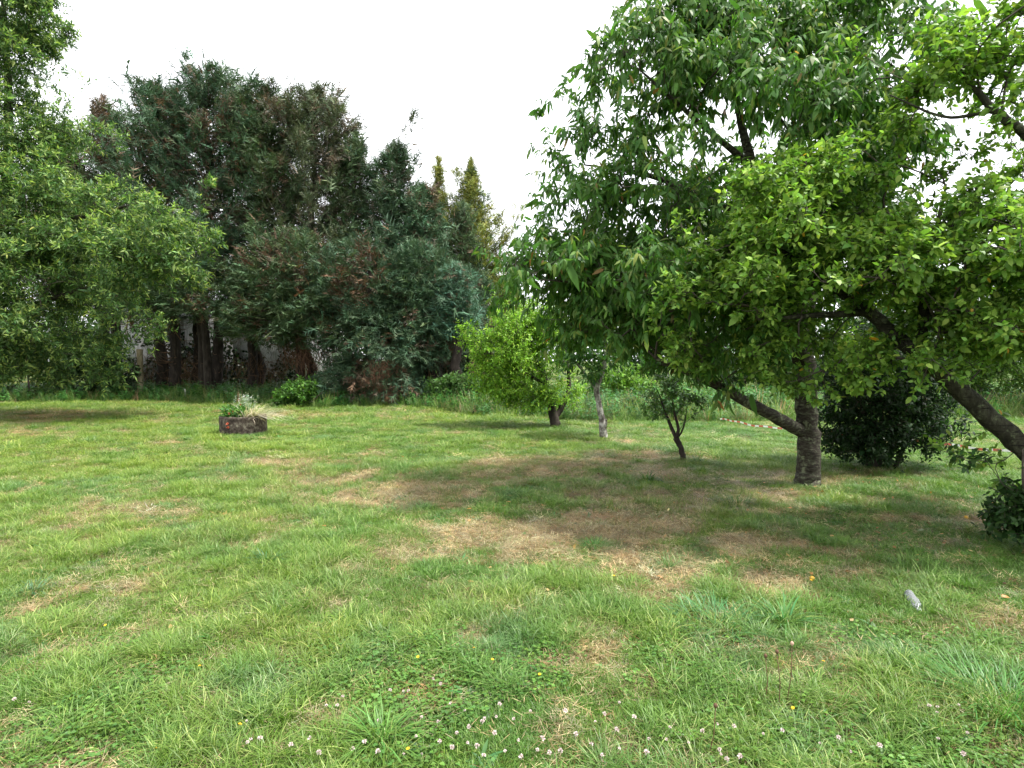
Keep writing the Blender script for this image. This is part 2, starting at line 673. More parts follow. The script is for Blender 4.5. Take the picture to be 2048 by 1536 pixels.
def broad_tree(name, label, cat, limbs, blobs, n_targets, per, leaf, cfg, bark, extra=None, group=None, seed=1, big=0):
    """limbs[0] is the trunk. leaf=(count per shoot, length, width ratio); cfg has colours and habit"""
    root = limbs[0][0][0]
    tr = thing(name, label, cat, root, group)
    tg = blob_points(blobs, n_targets, seed, cfg.get('gap', .42), cfg.get('gscale', 1.4), cfg.get('shell', .35), cfg.get('clump'))
    if extra is not None:
        tg = np.concatenate([tg, np.array(extra)])
    A, par, rmin, tips, paths, nl = grow(limbs, tg, seed, cfg.get('bdroop', 0.05), cfg.get('curve', .35))
    for li, (pts, rad, attach) in enumerate(limbs):
        # fine resampled limb with an uneven surface
        pts = np.asarray(pts, float)
        t = np.linspace(0, len(pts) - 1, 7 * (len(pts) - 1) + 1)
        # catmull-like smoothing by interpolation of a smoothed polyline
        x = np.stack([np.interp(t, np.arange(len(pts)), pts[:, k]) for k in range(3)], -1)
        for _ in range(6):
            x[1:-1] = .5 * x[1:-1] + .25 * (x[:-2] + x[2:])
        rr = np.interp(t, np.arange(len(pts)), rad)
        g = Geo()
        mr = max(rad)
        x[1:-1] += rng.normal(0, mr * .05, x[1:-1].shape)
        tube(g, x, rr, 20 if mr > .08 else 10 if mr > .03 else 7, wob=.10 if mr > .03 else .08, seed=seed * 13 + li)
        link("trunk" if li == 0 else "limb", g.mesh("trunk", bark), tr)
    twig, rad = skeleton_mesh(A, par, rmin, nl)
    S, E, d, L = shoots(A, paths, per, cfg.get('shoot', .25), cfg.get('up', .3), cfg.get('spread', .9))
    kq = np.ones(len(S), bool) if not cfg.get('simple') else rng.random(len(S)) < .4
    cones(twig, S[kq], E[kq], .0028 * cfg.get('twr', 1))
    link("twigs", twig.mesh("twigs", M_TWIG), tr, "stuff")
    cnt, ln, wr = leaf
    base, axis, nrm = place_leaves(S, d, L, cnt, cfg.get('ang', .9), cfg.get('droop', 0), cfg.get('flat', .6), cfg.get('tipbias', 1), cfg.get('out', 0))
    n = len(base)
    length = ln * np.exp(rng.normal(0, cfg.get('lv', .22), n))
    young = np.tile((np.arange(cnt) >= cnt - cfg.get('ny', 2)), len(S)) & np.repeat(rng.random(len(S)) < cfg.get('fy', .5), cnt)
    col = vary(cfg['col'], n, cfg.get('var', .2), .10)
    if 'young' in cfg:
        cy_ = vary(cfg['young'], n, .2, .1)
        col[young] = cy_[young]
    if 'odd' in cfg:
        oc, frac = cfg['odd']
        k = rng.random(n) < frac
        col[k] = vary(oc, n, .3, .2)[k]
    curl = rng.uniform(.05, .45, n) * cfg.get('curl', 1)
    mask = np.ones(n, bool)
    if big:
        mask = leaf_objects(tr, base, axis, nrm, length, wr, curl, wr, col, big)
    g = Geo()
    leaves(g, base[mask], axis[mask], nrm[mask], length[mask], (length * wr)[mask], col[mask], curl[mask], simple=cfg.get('simple', 'mid'))
    link("crown", g.mesh("crown", M_LEAF), tr, "stuff")
    return tr, tg


# ================================================================== GROUND
DRYSPOTS = [  # px, py, rx, ry, weight : worn straw-coloured patches seen in the photograph
    (1110, 1062, 200, 30, 1.9), (1200, 1062, 90, 20, 1.2), (830, 1108, 110, 18, .9), (900, 965, 170, 26, .8), (800, 985, 90, 16, .6),
    (1180, 938, 200, 22, .8), (1330, 915, 140, 12, .9), (1480, 1000, 180, 18, .7), (1560, 1080, 120, 24, .6), (1010, 1130, 60, 14, .6),
    (650, 1150, 60, 12, .5), (270, 1012, 90, 14, .8), (320, 1030, 60, 10, .6), (120, 1040, 120, 14, .5), (550, 925, 70, 10, .9),
    (660, 830, 90, 6, .9), (500, 822, 60, 4, .7), (800, 838, 60, 5, .6), (100, 835, 160, 20, .9), (60, 870, 120, 10, .6),
    (1010, 925, 50, 6, .7), (640, 925, 120, 8, .4), (730, 1005, 90, 10, .7), (560, 1000, 60, 8, .5), (1900, 1050, 160, 26, .6),
    (1980, 1240, 50, 16, .6), (1620, 960, 140, 14, .9), (1580, 1290, 30, 10, .7), (40, 1480, 60, 22, .9),
    (170, 1520, 110, 20, .9), (700, 1150, 70, 16, .4), (470, 1280, 50, 14, .4), (350, 1480, 120, 22, .35), (1530, 1160, 120, 20, .5),
    (1250, 1130, 120, 16, .35), (930, 1290, 40, 10, .4), (1100, 835, 60, 4, .4), (1760, 950, 160, 14, .7), (1620, 870, 100, 6, .3),
    (560, 1085, 70, 10, .5), (410, 1060, 60, 9, .5), (200, 1180, 120, 16, .4), (630, 960, 60, 10, .6), (1330, 1020, 160, 20, .5)]
_ds = []
for (px, py, rx, ry, w) in DRYSPOTS:
    g0 = ground(px, py)
    ya = ground(px, py + ry)[1]; yb = ground(px, max(py - ry, 745))[1]
    _ds.append((g0[0], g0[1], rx * g0[1] / F, max((yb - ya) / 2, .12), w))


def dryness(x, y):
    x = np.asarray(x, float); y = np.asarray(y, float)
    wx = x + .5 * (fbm(P3(x * 1.3, y * 1.3), 3, 41) - .5)
    wy = y + .7 * (fbm(P3(x * 1.3, y * 1.3), 3, 47) - .5)
    v = np.zeros_like(x)
    for (cx, cyy, rx, ry, w) in _ds:
        v += w * np.exp(-(((wx - cx) / rx) ** 2 + ((wy - cyy) / ry) ** 2))
    n1 = fbm(P3(x * .9, y * .9), 4, 3)
    n2 = fbm(P3(x * 4.5, y * 4.5), 3, 23)
    n3 = fbm(P3(x * 11, y * 11), 2, 29)
    cen = .16 * np.exp(-((x - .3) / 3.2) ** 2 - ((y - 7.2) / 3.0) ** 2)
    return np.clip(.95 * v + cen + 1.3 * (n1 - .53) * np.clip((y - 1) / 4.5, .45, 1) + 1.6 * (n2 - .49) + 1.1 * (n3 - .5) * np.clip(v * 1.5, .35, 1), 0, 1)


def build_ground():
    xs = np.concatenate([-np.geomspace(400, 14, 26)[:-1], np.linspace(-14, 14, 170), np.geomspace(14, 400, 26)[1:]])
    ys = np.concatenate([-np.geomspace(120, .5, 12), np.linspace(-.3, 14, 100), np.linspace(14.4, 34, 40), np.geomspace(35, 900, 26)])
    X, Y = np.meshgrid(xs, ys)
    x, y = X.ravel(), Y.ravel()
    z = H(x, y)
    v = np.stack([x, y, z], -1)
    nx, ny = len(xs), len(ys)
    i = np.arange(nx * ny).reshape(ny, nx)
    q = np.stack([i[:-1, :-1], i[:-1, 1:], i[1:, 1:], i[1:, :-1]], -1).reshape(-1, 4)
    d = dryness(x, y)[:, None]
    g = Geo()
    g.add(v, [q], np.repeat(d, 3, 1))
    m, t, o = new_mat("lawn_soil_and_thatch")
    a = t.nodes.new("ShaderNodeAttribute"); a.attribute_name = "col"
    tc = t.nodes.new("ShaderNodeTexCoord")
    n = t.nodes.new("ShaderNodeTexNoise"); n.inputs["Scale"].default_value = 22; n.inputs["Detail"].default_value = 9
    n2 = t.nodes.new("ShaderNodeTexNoise"); n2.inputs["Scale"].default_value = 90; n2.inputs["Detail"].default_value = 4
    ad = t.nodes.new("ShaderNodeMath"); ad.operation = 'ADD'
    sc3 = t.nodes.new("ShaderNodeMath"); sc3.operation = 'MULTIPLY'; sc3.inputs[1].default_value = 2.2
    sb = t.nodes.new("ShaderNodeMath"); sb.operation = 'SUBTRACT'; sb.inputs[1].default_value = .5
    cr = t.nodes.new("ShaderNodeValToRGB")
    e = cr.color_ramp.elements
    e[0].position = .1; e[0].color = (.045, .085, .016, 1)
    e[1].position = .9; e[1].color = (.28, .19, .09, 1)
    k = e.new(.45); k.color = (.11, .105, .03, 1)
    mm = t.nodes.new("ShaderNodeMix"); mm.data_type = 'RGBA'; mm.blend_type = 'OVERLAY'; mm.inputs[0].default_value = .7
    p = t.nodes.new("ShaderNodeBsdfPrincipled"); p.inputs["Roughness"].default_value = .95; p.inputs["Specular IOR Level"].default_value = .1
    b = t.nodes.new("ShaderNodeBump"); b.inputs["Strength"].default_value = .6; b.inputs["Distance"].default_value = .03
    L = t.links.new
    L(tc.outputs["Object"], n.inputs["Vector"]); L(tc.outputs["Object"], n2.inputs["Vector"])
    L(n.outputs["Fac"], sb.inputs[0]); L(sb.outputs[0], sc3.inputs[0]); L(sc3.outputs[0], ad.inputs[0]); L(a.outputs["Fac"], ad.inputs[1])
    L(ad.outputs[0], cr.inputs[0]); L(cr.outputs[0], mm.inputs[6]); L(n2.outputs["Color"], mm.inputs[7])
    L(mm.outputs[2], p.inputs["Base Color"]); L(n2.outputs["Fac"], b.inputs["Height"]); L(b.outputs[0], p.inputs["Normal"])
    L(p.outputs[0], o.inputs[0])
    ob = link("ground", g.mesh("ground", m), kind="structure")
    return ob


build_ground()

# ================================================================== HOUSE BEHIND THE HEDGE
def box(geo, lo, hi, col=(1, 1, 1)):
    x0, y0, z0 = lo; x1, y1, z1 = hi
    v = [(x0, y0, z0), (x1, y0, z0), (x1, y1, z0), (x0, y1, z0), (x0, y0, z1), (x1, y0, z1), (x1, y1, z1), (x0, y1, z1)]
    f = [(0, 3, 2, 1), (4, 5, 6, 7), (0, 1, 5, 4), (1, 2, 6, 5), (2, 3, 7, 6), (3, 0, 4, 7)]
    geo.add(v, [f], col)


M_RENDER = rough_mat("white_render", [(.42, .41, .40), (.66, .66, .66), (.78, .78, .79)], 3, bump=.3, detail=10)
M_SLATE = rough_mat("slate_roof", [(.06, .065, .07), (.12, .125, .13)], 6, bump=.4)
M_PAINT = plain_mat("white_paint", (.75, .75, .74), .5)
M_PANE = plain_mat("dark_glass", (.012, .013, .014), .08, .6)
HD = 28.5
x0, x1 = at(200, 760, HD)[0], at(640, 760, HD)[0]
zt = at(400, 634, HD)[2]
house = thing("house", "white rendered house wall half hidden behind the dark conifer trunks", "house", ((x0 + x1) / 2, HD, 0))
# front wall in pieces round two window openings
wins = [(452, 466, 742, 760), (330, 352, 700, 735)]
g = Geo()
zs, xs_ = [], []
cuts = sorted([(at(a, 0, HD)[0], at(b, 0, HD)[0], at(0, d, HD)[2], at(0, c, HD)[2]) for a, b, c, d in wins])
px_ = x0
for (a, b, z0_, z1_) in cuts:
    box(g, (px_, HD, 0), (a, HD + .3, zt))
    box(g, (a, HD, 0), (b, HD + .3, z0_))
    box(g, (a, HD, z1_), (b, HD + .3, zt))
    px_ = b
box(g, (px_, HD, 0), (x1, HD + .3, zt))
box(g, (x0, HD + .3, 0), (x0 + .3, HD + 7, zt)); box(g, (x1 - .3, HD + .3, 0), (x1, HD + 7, zt)); box(g, (x0, HD + 7, 0), (x1, HD + 7.3, zt))
link("wall", g.mesh("wall", M_RENDER, False), house)
for (a, b, z0_, z1_) in cuts:
    g = Geo()
    f_ = .05
    box(g, (a, HD + .08, z0_), (a + f_, HD + .16, z1_)); box(g, (b - f_, HD + .08, z0_), (b, HD + .16, z1_))
    box(g, (a + f_, HD + .08, z0_), (b - f_, HD + .16, z0_ + f_)); box(g, (a + f_, HD + .08, z1_ - f_), (b - f_, HD + .16, z1_))
    w = link("window", g.mesh("window", M_PAINT, False), house)
    g = Geo(); box(g, (a + f_, HD + .11, z0_ + f_), (b - f_, HD + .13, z1_ - f_))
    pn = bpy.data.objects.new("pane", g.mesh("pane", M_PANE, False)); COL.objects.link(pn)
    pn.parent = w; pn.matrix_parent_inverse = (Matrix.Translation(house.location)).inverted() @ Matrix.Identity(4) if False else Matrix.Identity(4)
g = Geo()
rz = zt + 1.1
v = [(x0 - .3, HD - .35, zt - .1), (x1 + .3, HD - .35, zt - .1), (x1 + .3, HD + 3.6, rz), (x0 - .3, HD + 3.6, rz), (x0 - .3, HD + 7.6, zt - .1), (x1 + .3, HD + 7.6, zt - .1)]
v2 = [(a, b, c + .12) for a, b, c in v]
g.add(v + v2, [[(0, 3, 2, 1), (3, 4, 5, 2), (6, 7, 8, 9), (9, 8, 11, 10), (0, 1, 7, 6), (4, 10, 11, 5), (0, 6, 9, 3), (3, 9, 10, 4), (1, 2, 8, 7), (2, 5, 11, 8)]])
link("roof", g.mesh("roof", M_SLATE, False), house)

# ================================================================== CONIFERS
SPR_T, SPR_S, SPR_F = [], [], []
def _spray_template():
    tris = [((0, -.05), (0, .05), (1, 0))]
    for t, l in ((.12, .52), (.36, .5), (.62, .38)):
        for s in (-1, 1):
            a = .75
            tip = (t + l * math.cos(a), s * l * math.sin(a))
            tris.append(((t, -s * .03), (t + .13, s * .03), tip))
    return np.array(tris)
SPRAY = _spray_template()


def sprays(geo, p, axis, nrm, size, col, wide=1.0):
    n = len(p)
    axis = unit(axis)
    side = unit(np.cross(axis, nrm))
    up = np.cross(side, axis)
    T = SPRAY.reshape(-1, 2)
    t = T[None, :, 0:1]; s = T[None, :, 1:2] * wide
    L = np.broadcast_to(size, (n,))[:, None, None]
    jit = rng.normal(0, .05, (n, len(T), 1))
    v = p[:, None] + L * (axis[:, None] * t + side[:, None] * (s + jit * .3) + up[:, None] * (.12 * t - .34 * t * t - .35 * np.abs(s) * np.abs(s) + jit * .6))
    f = np.arange(n * len(T)).reshape(-1, 3)
    geo.add(v.reshape(-1, 3), [f], np.repeat(col, len(T), 0))


def conifer_cols(p, green, brown, bfrac, seed, fine=.9):
    n = len(p)
    c = vary(green, n, .26, .12)
    b = fbm(p * fine, 4, seed + 70) + rng.normal(0, .05, n)
    thr = np.quantile(b, 1 - bfrac) if bfrac > 0 else 9
    k = b > thr
    c[k] = vary(brown, n, .3, .15)[k]
    tipn = fbm(p * 2.2, 2, seed + 5)
    c = c * (0.8 + .45 * tipn)[:, None]
    return c


def conifer(label, apex, base_px, hw, d, zb_px, n, green, bfrac=.1, brown=(.10, .05, .026), seed=1, shape=(1.6, .62), size=.33, rd=None,
            sparse=.40, cat="conifer", name="conifer", sweep=.55, trunk_r=.22, group="overgrown conifers along the back of the lawn", bare=150):
    """apex=(px,py) ; hw half width in px ; zb_px = pixel height where foliage begins"""
    top = at(apex[0], apex[1], d)
    b0 = at(base_px, 795, d)
    b0[2] = hz(b0[0], b0[1])
    zb = at(apex[0], zb_px, d)[2]
    W = hw * d / F
    rd = rd or W * .9
    t = thing(name, label, cat, b0, group)
    # trunk
    g = Geo()
    zz = np.linspace(0, 1, 12)
    pts = b0 + (top - b0) * zz[:, None]
    pts[1:-1, :2] += rng.normal(0, .10, (10, 2))
    tube(g, pts, trunk_r * (1 - zz) ** .85 + .015, 10, wob=.2, seed=seed)
    link("trunk", g.mesh("trunk", M_BARK_DARK), t)
    # upswept branches, ragged in length, each carrying its own plume of sprays
    nb = bare
    per = max(8, int(n / nb))
    g = Geo()
    PP, AX, NR, CC, SZ = [], [], [], [], []
    for k in range(nb):
        uu = (k + rng.random()) / nb
        uu = uu ** .9 * (1 if seed not in (10, 11) else 1.04)
        uu = min(uu, .995)
        zz_ = zb * .92 + uu * (top[2] - zb * .92) * .93
        c = b0 + (top - b0) * (zz_ / top[2])
        a = k * 2.399 + rng.normal(0, .5)
        ln = max(.15 if seed in (10, 11) else .35, W * max(1 - uu ** shape[0], .02) ** shape[1] * float(np.exp(rng.normal(-.12, .26))))
        o_ = np.array([math.cos(a), math.sin(a) * rd / W, 0])
        up_ = min(rng.uniform(.25, .75) + .9 * uu ** 3, (top[2] - zz_) / ln - .15) * (1 if uu < .7 else rng.uniform(.35, 1) if seed not in (10, 11) else .95)
        tt = np.linspace(0, 1, 6)[:, None]
        pp = c + o_ * ln * tt + np.array([0, 0, 1]) * ln * (.15 * tt + up_ * tt ** 2) + rng.normal(0, .06, (6, 3)) * tt
        tube(g, pp, np.linspace(.040, .007, 6) * (1.2 - uu * .6), 4, cap=False)
        m = int(per * (.55 + .75 * ln / W) * rng.uniform(.6, 1.3))
        if uu < .5 and d < 26 and seed not in (9, 12, 13):
            m = int(m * .86)
        bare_one = rng.random() < sparse - .31
        if bare_one:
            m = m // 5
        t_ = 1 - .78 * rng.random(m) ** 1.25
        f_ = np.interp(t_, np.linspace(0, 1, 6), np.arange(6))
        q = np.stack([np.interp(f_, np.arange(6), pp[:, w]) for w in range(3)], -1)
        wd = (.10 + .20 * ln * .45 * (1.15 - t_))[:, None]
        q = q + rng.normal(0, 1, (m, 3)) * wd * np.array([1, 1, .75])
        tan = unit(pp[-1] - pp[-3])
        PP.append(q)
        AX.append(tan * .75 + np.array([0, 0, .12 * sweep]) + rng.normal(0, .48, (m, 3)))
        NR.append(np.array([0, 0, 1.]) + o_ * .4 + rng.normal(0, .45, (m, 3)))
        SZ.append(size * np.exp(rng.normal(0, .28, m)) * (.75 + .35 * t_) * (1 - .5 * uu ** 2 if seed >= 10 else 1))
        bn = fbm(pp[-1:] * .55, 3, seed + 70)[0] + rng.normal(0, .10)
        if bn > .5 + .26 * (1 - 1.7 * bfrac):
            col = vary(brown, m, .32, .12)
            mix = rng.random(m) < .25
            col[mix] = vary(green, m, .3, .1)[mix]
        else:
            col = vary(green, m, .22, .10) * math.exp(rng.normal(0, .16))
            inner = rng.random(m) < .28 * (1.1 - t_) + bfrac * .18
            col[inner] = vary(brown, m, .3, .12)[inner]
        CC.append(col)
    m = 130   # the leading shoot
    tq = rng.random((m, 1)) ** .8
    lead = b0 + (top - b0) * (.90 + .10 * tq)
    PP.append(lead + rng.normal(0, 1, (m, 3)) * np.array([1, 1, .3]) * (W * (.06 if seed in (10, 11) else .14) * (1.1 - tq)))
    AX.append(rng.normal(0, .4, (m, 3)) + np.array([0, 0, .8])); NR.append(rng.normal(0, .5, (m, 3)) + np.array([0, -1., .4]))
    SZ.append(size * rng.uniform(.6, 1.1, m)); CC.append(vary(brown if bfrac > .4 else green, m, .25, .1))
    link("branches", g.mesh("branches", M_TWIG if seed % 2 else M_DEADGREY), t, "stuff")
    g = Geo()
    sprays(g, np.concatenate(PP), np.concatenate(AX), np.concatenate(NR), np.concatenate(SZ), np.concatenate(CC), 1.15)
    link("crown", g.mesh("crown", M_NEEDLE, False), t, "stuff")
    return t


G_BLUE = (.062, .116, .058)
G_MID = (.068, .112, .048)
G_OLIVE = (.082, .108, .052)
G_DARK = (.052, .094, .046)
G_GOLD = (.20, .22, .045)
BRN = (.125, .088, .056)
GRAY = (.135, .112, .08)

CON = [
    # label, apex, base, halfwidth, depth, foliage bottom py, n, colour, brown fraction, brown, seed, shape, sparse
    ("rusty brown half dead conifer beside the leafy tree on the left", (122, 262), 120, 92, 25.5, 640, 4200, G_OLIVE, .45, BRN, 1, (1.5, .7), .42),
    ("tall thin rust brown dying conifer left of the blue green crown", (206, 194), 212, 92, 26, 640, 4200, G_OLIVE, .55, BRN, 2, (1.5, .75), .43),
    ("conifer with the pointed blue green crown just left of the highest top", (318, 164), 318, 102, 25, 628, 6600, G_BLUE, .16, BRN, 3, (3.0, .52), .42),
    ("highest conifer of the row with a bushy blue green top", (415, 134), 408, 128, 24.6, 632, 8600, G_BLUE, .14, BRN, 4, (3.2, .5), .42),
    ("conifer with a rust brown patch near its top right of the highest one", (535, 174), 510, 104, 25, 640, 7200, G_MID, .22, BRN, 5, (3.0, .5), .42),
    ("broad olive green conifer with pale bare branches in the middle of the row", (635, 174), 610, 112, 25.2, 660, 8000, G_OLIVE, .20, GRAY, 6, (3.2, .5), .42),
    ("narrow dark conifer spire leaning right from the olive one", (712, 268), 690, 56, 25, 660, 3800, G_MID, .12, GRAY, 7, (1.8, .6), .41),
    ("dark blue green conifer where the row steps down towards the golden ones", (790, 288), 775, 74, 24.6, 700, 5400, G_DARK, .12, GRAY, 8, (2.0, .6), .40),
    ("shorter green conifer in front of the golden ones", (846, 372), 836, 66, 24.2, 720, 4800, G_BLUE, .14, BRN, 9, (1.8, .6), .38),
    ("small golden conifer, the left of the two golden spires", (877, 318), 880, 54, 27.5, 700, 4200, G_GOLD, .16, (.06, .09, .03), 10, (1.2, .85), .33),
    ("large golden yellow conifer with a broad cone crown", (942, 322), 952, 104, 27, 720, 8200, G_GOLD, .22, (.06, .10, .03), 11, (1.3, .8), .33),
    ("dark green conifer standing against the golden cone", (925, 408), 915, 60, 25.2, 740, 4800, G_MID, .10, BRN, 12, (1.5, .65), .36),
    ("slim pale turquoise conifer at the end of the hedge", (912, 535), 918, 36, 21.2, 668, 1900, (.078, .155, .095), .06, BRN, 13, (2.0, .6), .30),
]
for (lb, ap, bx, hw, d, zb, n, colr, bf, br, sd_, sh, sp) in CON:
    conifer(lb, ap, bx, hw, d, zb, int(n * 1.8), colr, bf, br, sd_, sh, sparse=sp)

# the lower skirts of the hedge that hang out over the lawn
SKIRT = [
    ("overhanging hedge conifer roofing the dark hollow by the house wall", (400, 500), 420, [(330, 600, 90, 52, 23.8, 1.4), (420, 585, 100, 62, 23.5, 1.5), (500, 600, 90, 70, 23.2, 1.6), (300, 560, 60, 60, 24.2, 1.2)], 4400, G_MID, .07, 21),
    ("bushy hedge conifer with a tangle of dead brown stems beneath it", (600, 520), 600, [(590, 570, 110, 95, 22.6, 1.8), (550, 640, 90, 50, 22.4, 1.6), (640, 640, 100, 55, 22.2, 1.6)], 5600, G_MID, .26, 22),
    ("hedge conifer bulging lowest to the ground at the corner of the lawn", (740, 500), 740, [(740, 570, 110, 80, 22.2, 1.8), (760, 690, 110, 75, 21.6, 1.7), (720, 770, 80, 40, 21.3, 1.3), (790, 775, 60, 35, 21.2, 1.2)], 7000, G_DARK, .14, 23),
    ("grey green hedge conifer with browned twigs beside the turquoise one", (850, 540), 850, [(840, 590, 70, 90, 22.4, 1.5), (850, 680, 50, 60, 22.0, 1.2)], 4000, G_BLUE, .24, 24),
    ("shadowy conifer at the hedge end above the dark gap", (930, 600), 930, [(925, 700, 45, 60, 23.4, 1.2), (955, 650, 45, 90, 24.2, 1.2)], 2600, G_DARK, .25, 25),
]
for (lb, ap, bx, bl, n, colr, bf, sd_) in SKIRT:
    d0 = bl[0][4]
    b0 = at(bx, 790, d0); b0[2] = hz(b0[0], b0[1])
    t = thing("conifer", lb, "conifer", b0, "overgrown conifers along the back of the lawn")
    g = Geo()
    tp = at(ap[0], ap[1], d0)
    zz = np.linspace(0, 1, 8)
    pts = b0 + (tp - b0) * zz[:, None]
    tube(g, pts, .2 * (1 - zz) + .03, 10, wob=.2, seed=sd_)
    link("trunk", g.mesh("trunk", M_BARK_DARK), t)
    p = blob_points(bl, int(n * 1.6), sd_, .40, 1.1, .2, (12, .42))
    cen = at(bx, 640, d0 + .8)
    out = unit(p - cen)
    axis = out * .75 + np.array([0, -.15, .25]) + rng.normal(0, .42, p.shape)
    nrm = np.array([0, 0, 1.]) + out * .5 + rng.normal(0, .45, p.shape)
    g = Geo()
    sprays(g, p, axis, nrm, .33 * np.exp(rng.normal(0, .25, len(p))), conifer_cols(p, colr, (.105, .070, .045), bf * .8, sd_, 1.3))
    link("crown", g.mesh("crown", M_NEEDLE, False), t, "stuff")
    # dead stems sweeping up under the foliage
    g = Geo()
    for k in range(90):
        s = blob_points([bl[-1]], 1, sd_ + k, .2)[0]
        a = np.array([s[0] + rng.normal(0, .25), d0 + rng.uniform(-.3, .8), max(.2, s[2] - rng.uniform(.6, 1.6))])
        mid = (a + s) / 2 + np.array([0, -.25, -.2])
        tt = np.linspace(0, 1, 5)[:, None]
        pp = (1 - tt) ** 2 * a + 2 * tt * (1 - tt) * mid + tt ** 2 * s
        tube(g, pp, np.linspace(.022, .006, 5), 3, cap=False)
    link("branches", g.mesh("branches", M_DEAD), t, "stuff")

# tangle of dead rusty twigs below the hedge
def twig_mass(name, label, blobs, n, length, mat, up=.8, seed=1, r=.008):
    c = at(blobs[0][0], blobs[0][1], blobs[0][4])
    b = (c[0], c[1], hz(c[0], c[1]))
    t = thing(name, label, "dead brush", b)
    p = blob_points(blobs, n, seed, .38, 2.0)
    d = unit(rng.normal(0, .6, p.shape) + np.array([0, 0, up]))
    g = Geo()
    cones(g, p - d * length * .5, p + d * length * rng.uniform(.3, .7, (n, 1)), r)
    link("twigs", g.mesh("twigs", mat), t, "stuff")
    return t


M_RUST = rough_mat("rusty_twig", [(.09, .045, .026), (.20, .115, .07)], 12, bump=.1)
twig_mass("dead_brush", "rusty dead upright twigs hanging in the hollow under the hedge", [(650, 715, 75, 40, 21.8, .6), (600, 705, 50, 30, 22.2, .6), (690, 735, 40, 45, 21.5, .5)], 900, .55, M_RUST, 1.3, 61)
twig_mass("dead_brush", "low brown dead conifer clump at the foot of the bulging hedge", [(770, 760, 50, 45, 20.3, .5)], 700, .4, M_RUST, .8, 62)
twig_mass("dead_brush", "tangle of dead grey brown branches in the hollow by the wooden post", [(330, 740, 60, 50, 25.2, .8), (400, 745, 60, 45, 25.3, .8), (520, 740, 60, 40, 24.5, .8), (240, 750, 60, 35, 25, .8)], 700, .8, M_DEAD, .7, 63, .010)
twig_mass("dead_brush", "heap of straw brown cut brush behind the lichen spotted trunk", [(1275, 815, 50, 16, 17.5, .6), (1320, 825, 40, 12, 17, .6), (1240, 822, 30, 10, 17.2, .5)], 1500, .5, M_DEAD, .2, 64, .009)
twig_mass("dead_brush", "reddish brown dead twigs beside the lime green tree", [(968, 745, 26, 40, 20.5, .5)], 600, .45, M_RUST, .5, 65)

# extra dark trunks standing in the hollow
for k, (px, d, r, lb) in enumerate([(350, 24.6, .22, "thick dark conifer trunk left in the hollow before the house wall"),
                                    (392, 25.4, .15, "dark conifer trunk in the middle of the hollow before the house wall"),
                                    (432, 24.6, .22, "thick dark conifer trunk close to the small house window"),
                                    (505, 24.4, .2, "dark conifer trunk right of the small house window"),
                                    (232, 25.0, .22, "dark trunk left of the wooden post under the leafy tree"),
                                    (872, 21.8, .22, "leaning dark trunk in the gap at the hedge end")]):
    b = at(px, 795, d); b[2] = hz(b[0], b[1]) - .05
    tp = at(px + random.uniform(-8, 8), 600, d + .3)
    t = thing("tree_trunk", lb, "tree trunk", b)
    g = Geo()
    zz = np.linspace(0, 1, 14)
    pts = b + (tp - b) * zz[:, None]
    pts[1:-1, :2] += rng.normal(0, .03, (12, 2))
    tube(g, pts, r * (1.25 - .45 * zz ** .5), 14, wob=.22, seed=k + 90)
    link("trunk", g.mesh("trunk", M_BARK_DARK), t)
    g = Geo()
    for q in range(26):
        c = b + (tp - b) * rng.uniform(.1, .95)
        a = rng.random() * 6.283
        o_ = np.array([math.cos(a), math.sin(a), 0])
        ln = rng.uniform(.5, 1.3)
        tt = np.linspace(0, 1, 5)[:, None]
        pp = c + o_ * ln * tt + np.array([0, 0, 1]) * ln * (-.5 * tt + .7 * tt ** 2) + rng.normal(0, .03, (5, 3)) * tt
        tube(g, pp, np.linspace(.018, .004, 5), 3, cap=False)
    link("branches", g.mesh("branches", M_DEAD), t, "stuff")

# ivy on the house wall
iv = thing("ivy", "dark speckled ivy climbing over the white house wall", "ivy", (at(380, 790, 28)[0], HD - .1, 0))
n = 5200
px = rng.uniform(215, 600, n); py = rng.uniform(630, 800, n)
p = np.array([at(a, b, HD - rng.uniform(.03, .4)) for a, b in zip(px, py)])
dn = fbm(p * np.array([1.1, 1, .55]), 3, 77) + .0025 * (py - 700)
p = p[(dn > .385) & (p[:, 2] > 0)]
n = len(p)
g = Geo()
leaves(g, p, unit(rng.normal(0, .5, (n, 3)) + np.array([0, -.3, -.6])), unit(rng.normal(0, .4, (n, 3)) + np.array([0, -1, .3])), rng.uniform(.10, .22, n), rng.uniform(.08, .18, n), vary((.018, .034, .012), n, .4, .3), simple=True)
link("leaves", g.mesh("leaves", M_HERB), iv, "stuff")
g = Geo()
for k in range(60):
    a = at(rng.uniform(220, 590), 795, HD - .06); a[2] = 0
    tt = np.linspace(0, 1, 9)[:, None]
    pp = a + np.array([rng.normal(0, .4), 0, rng.uniform(1.5, zt)]) * tt
    pp[1:, 0] += np.cumsum(rng.normal(0, .06, 8))
    tube(g, pp, np.linspace(.02, .006, 9), 3, cap=False)
link("stems", g.mesh("stems", M_TWIG), iv, "stuff")

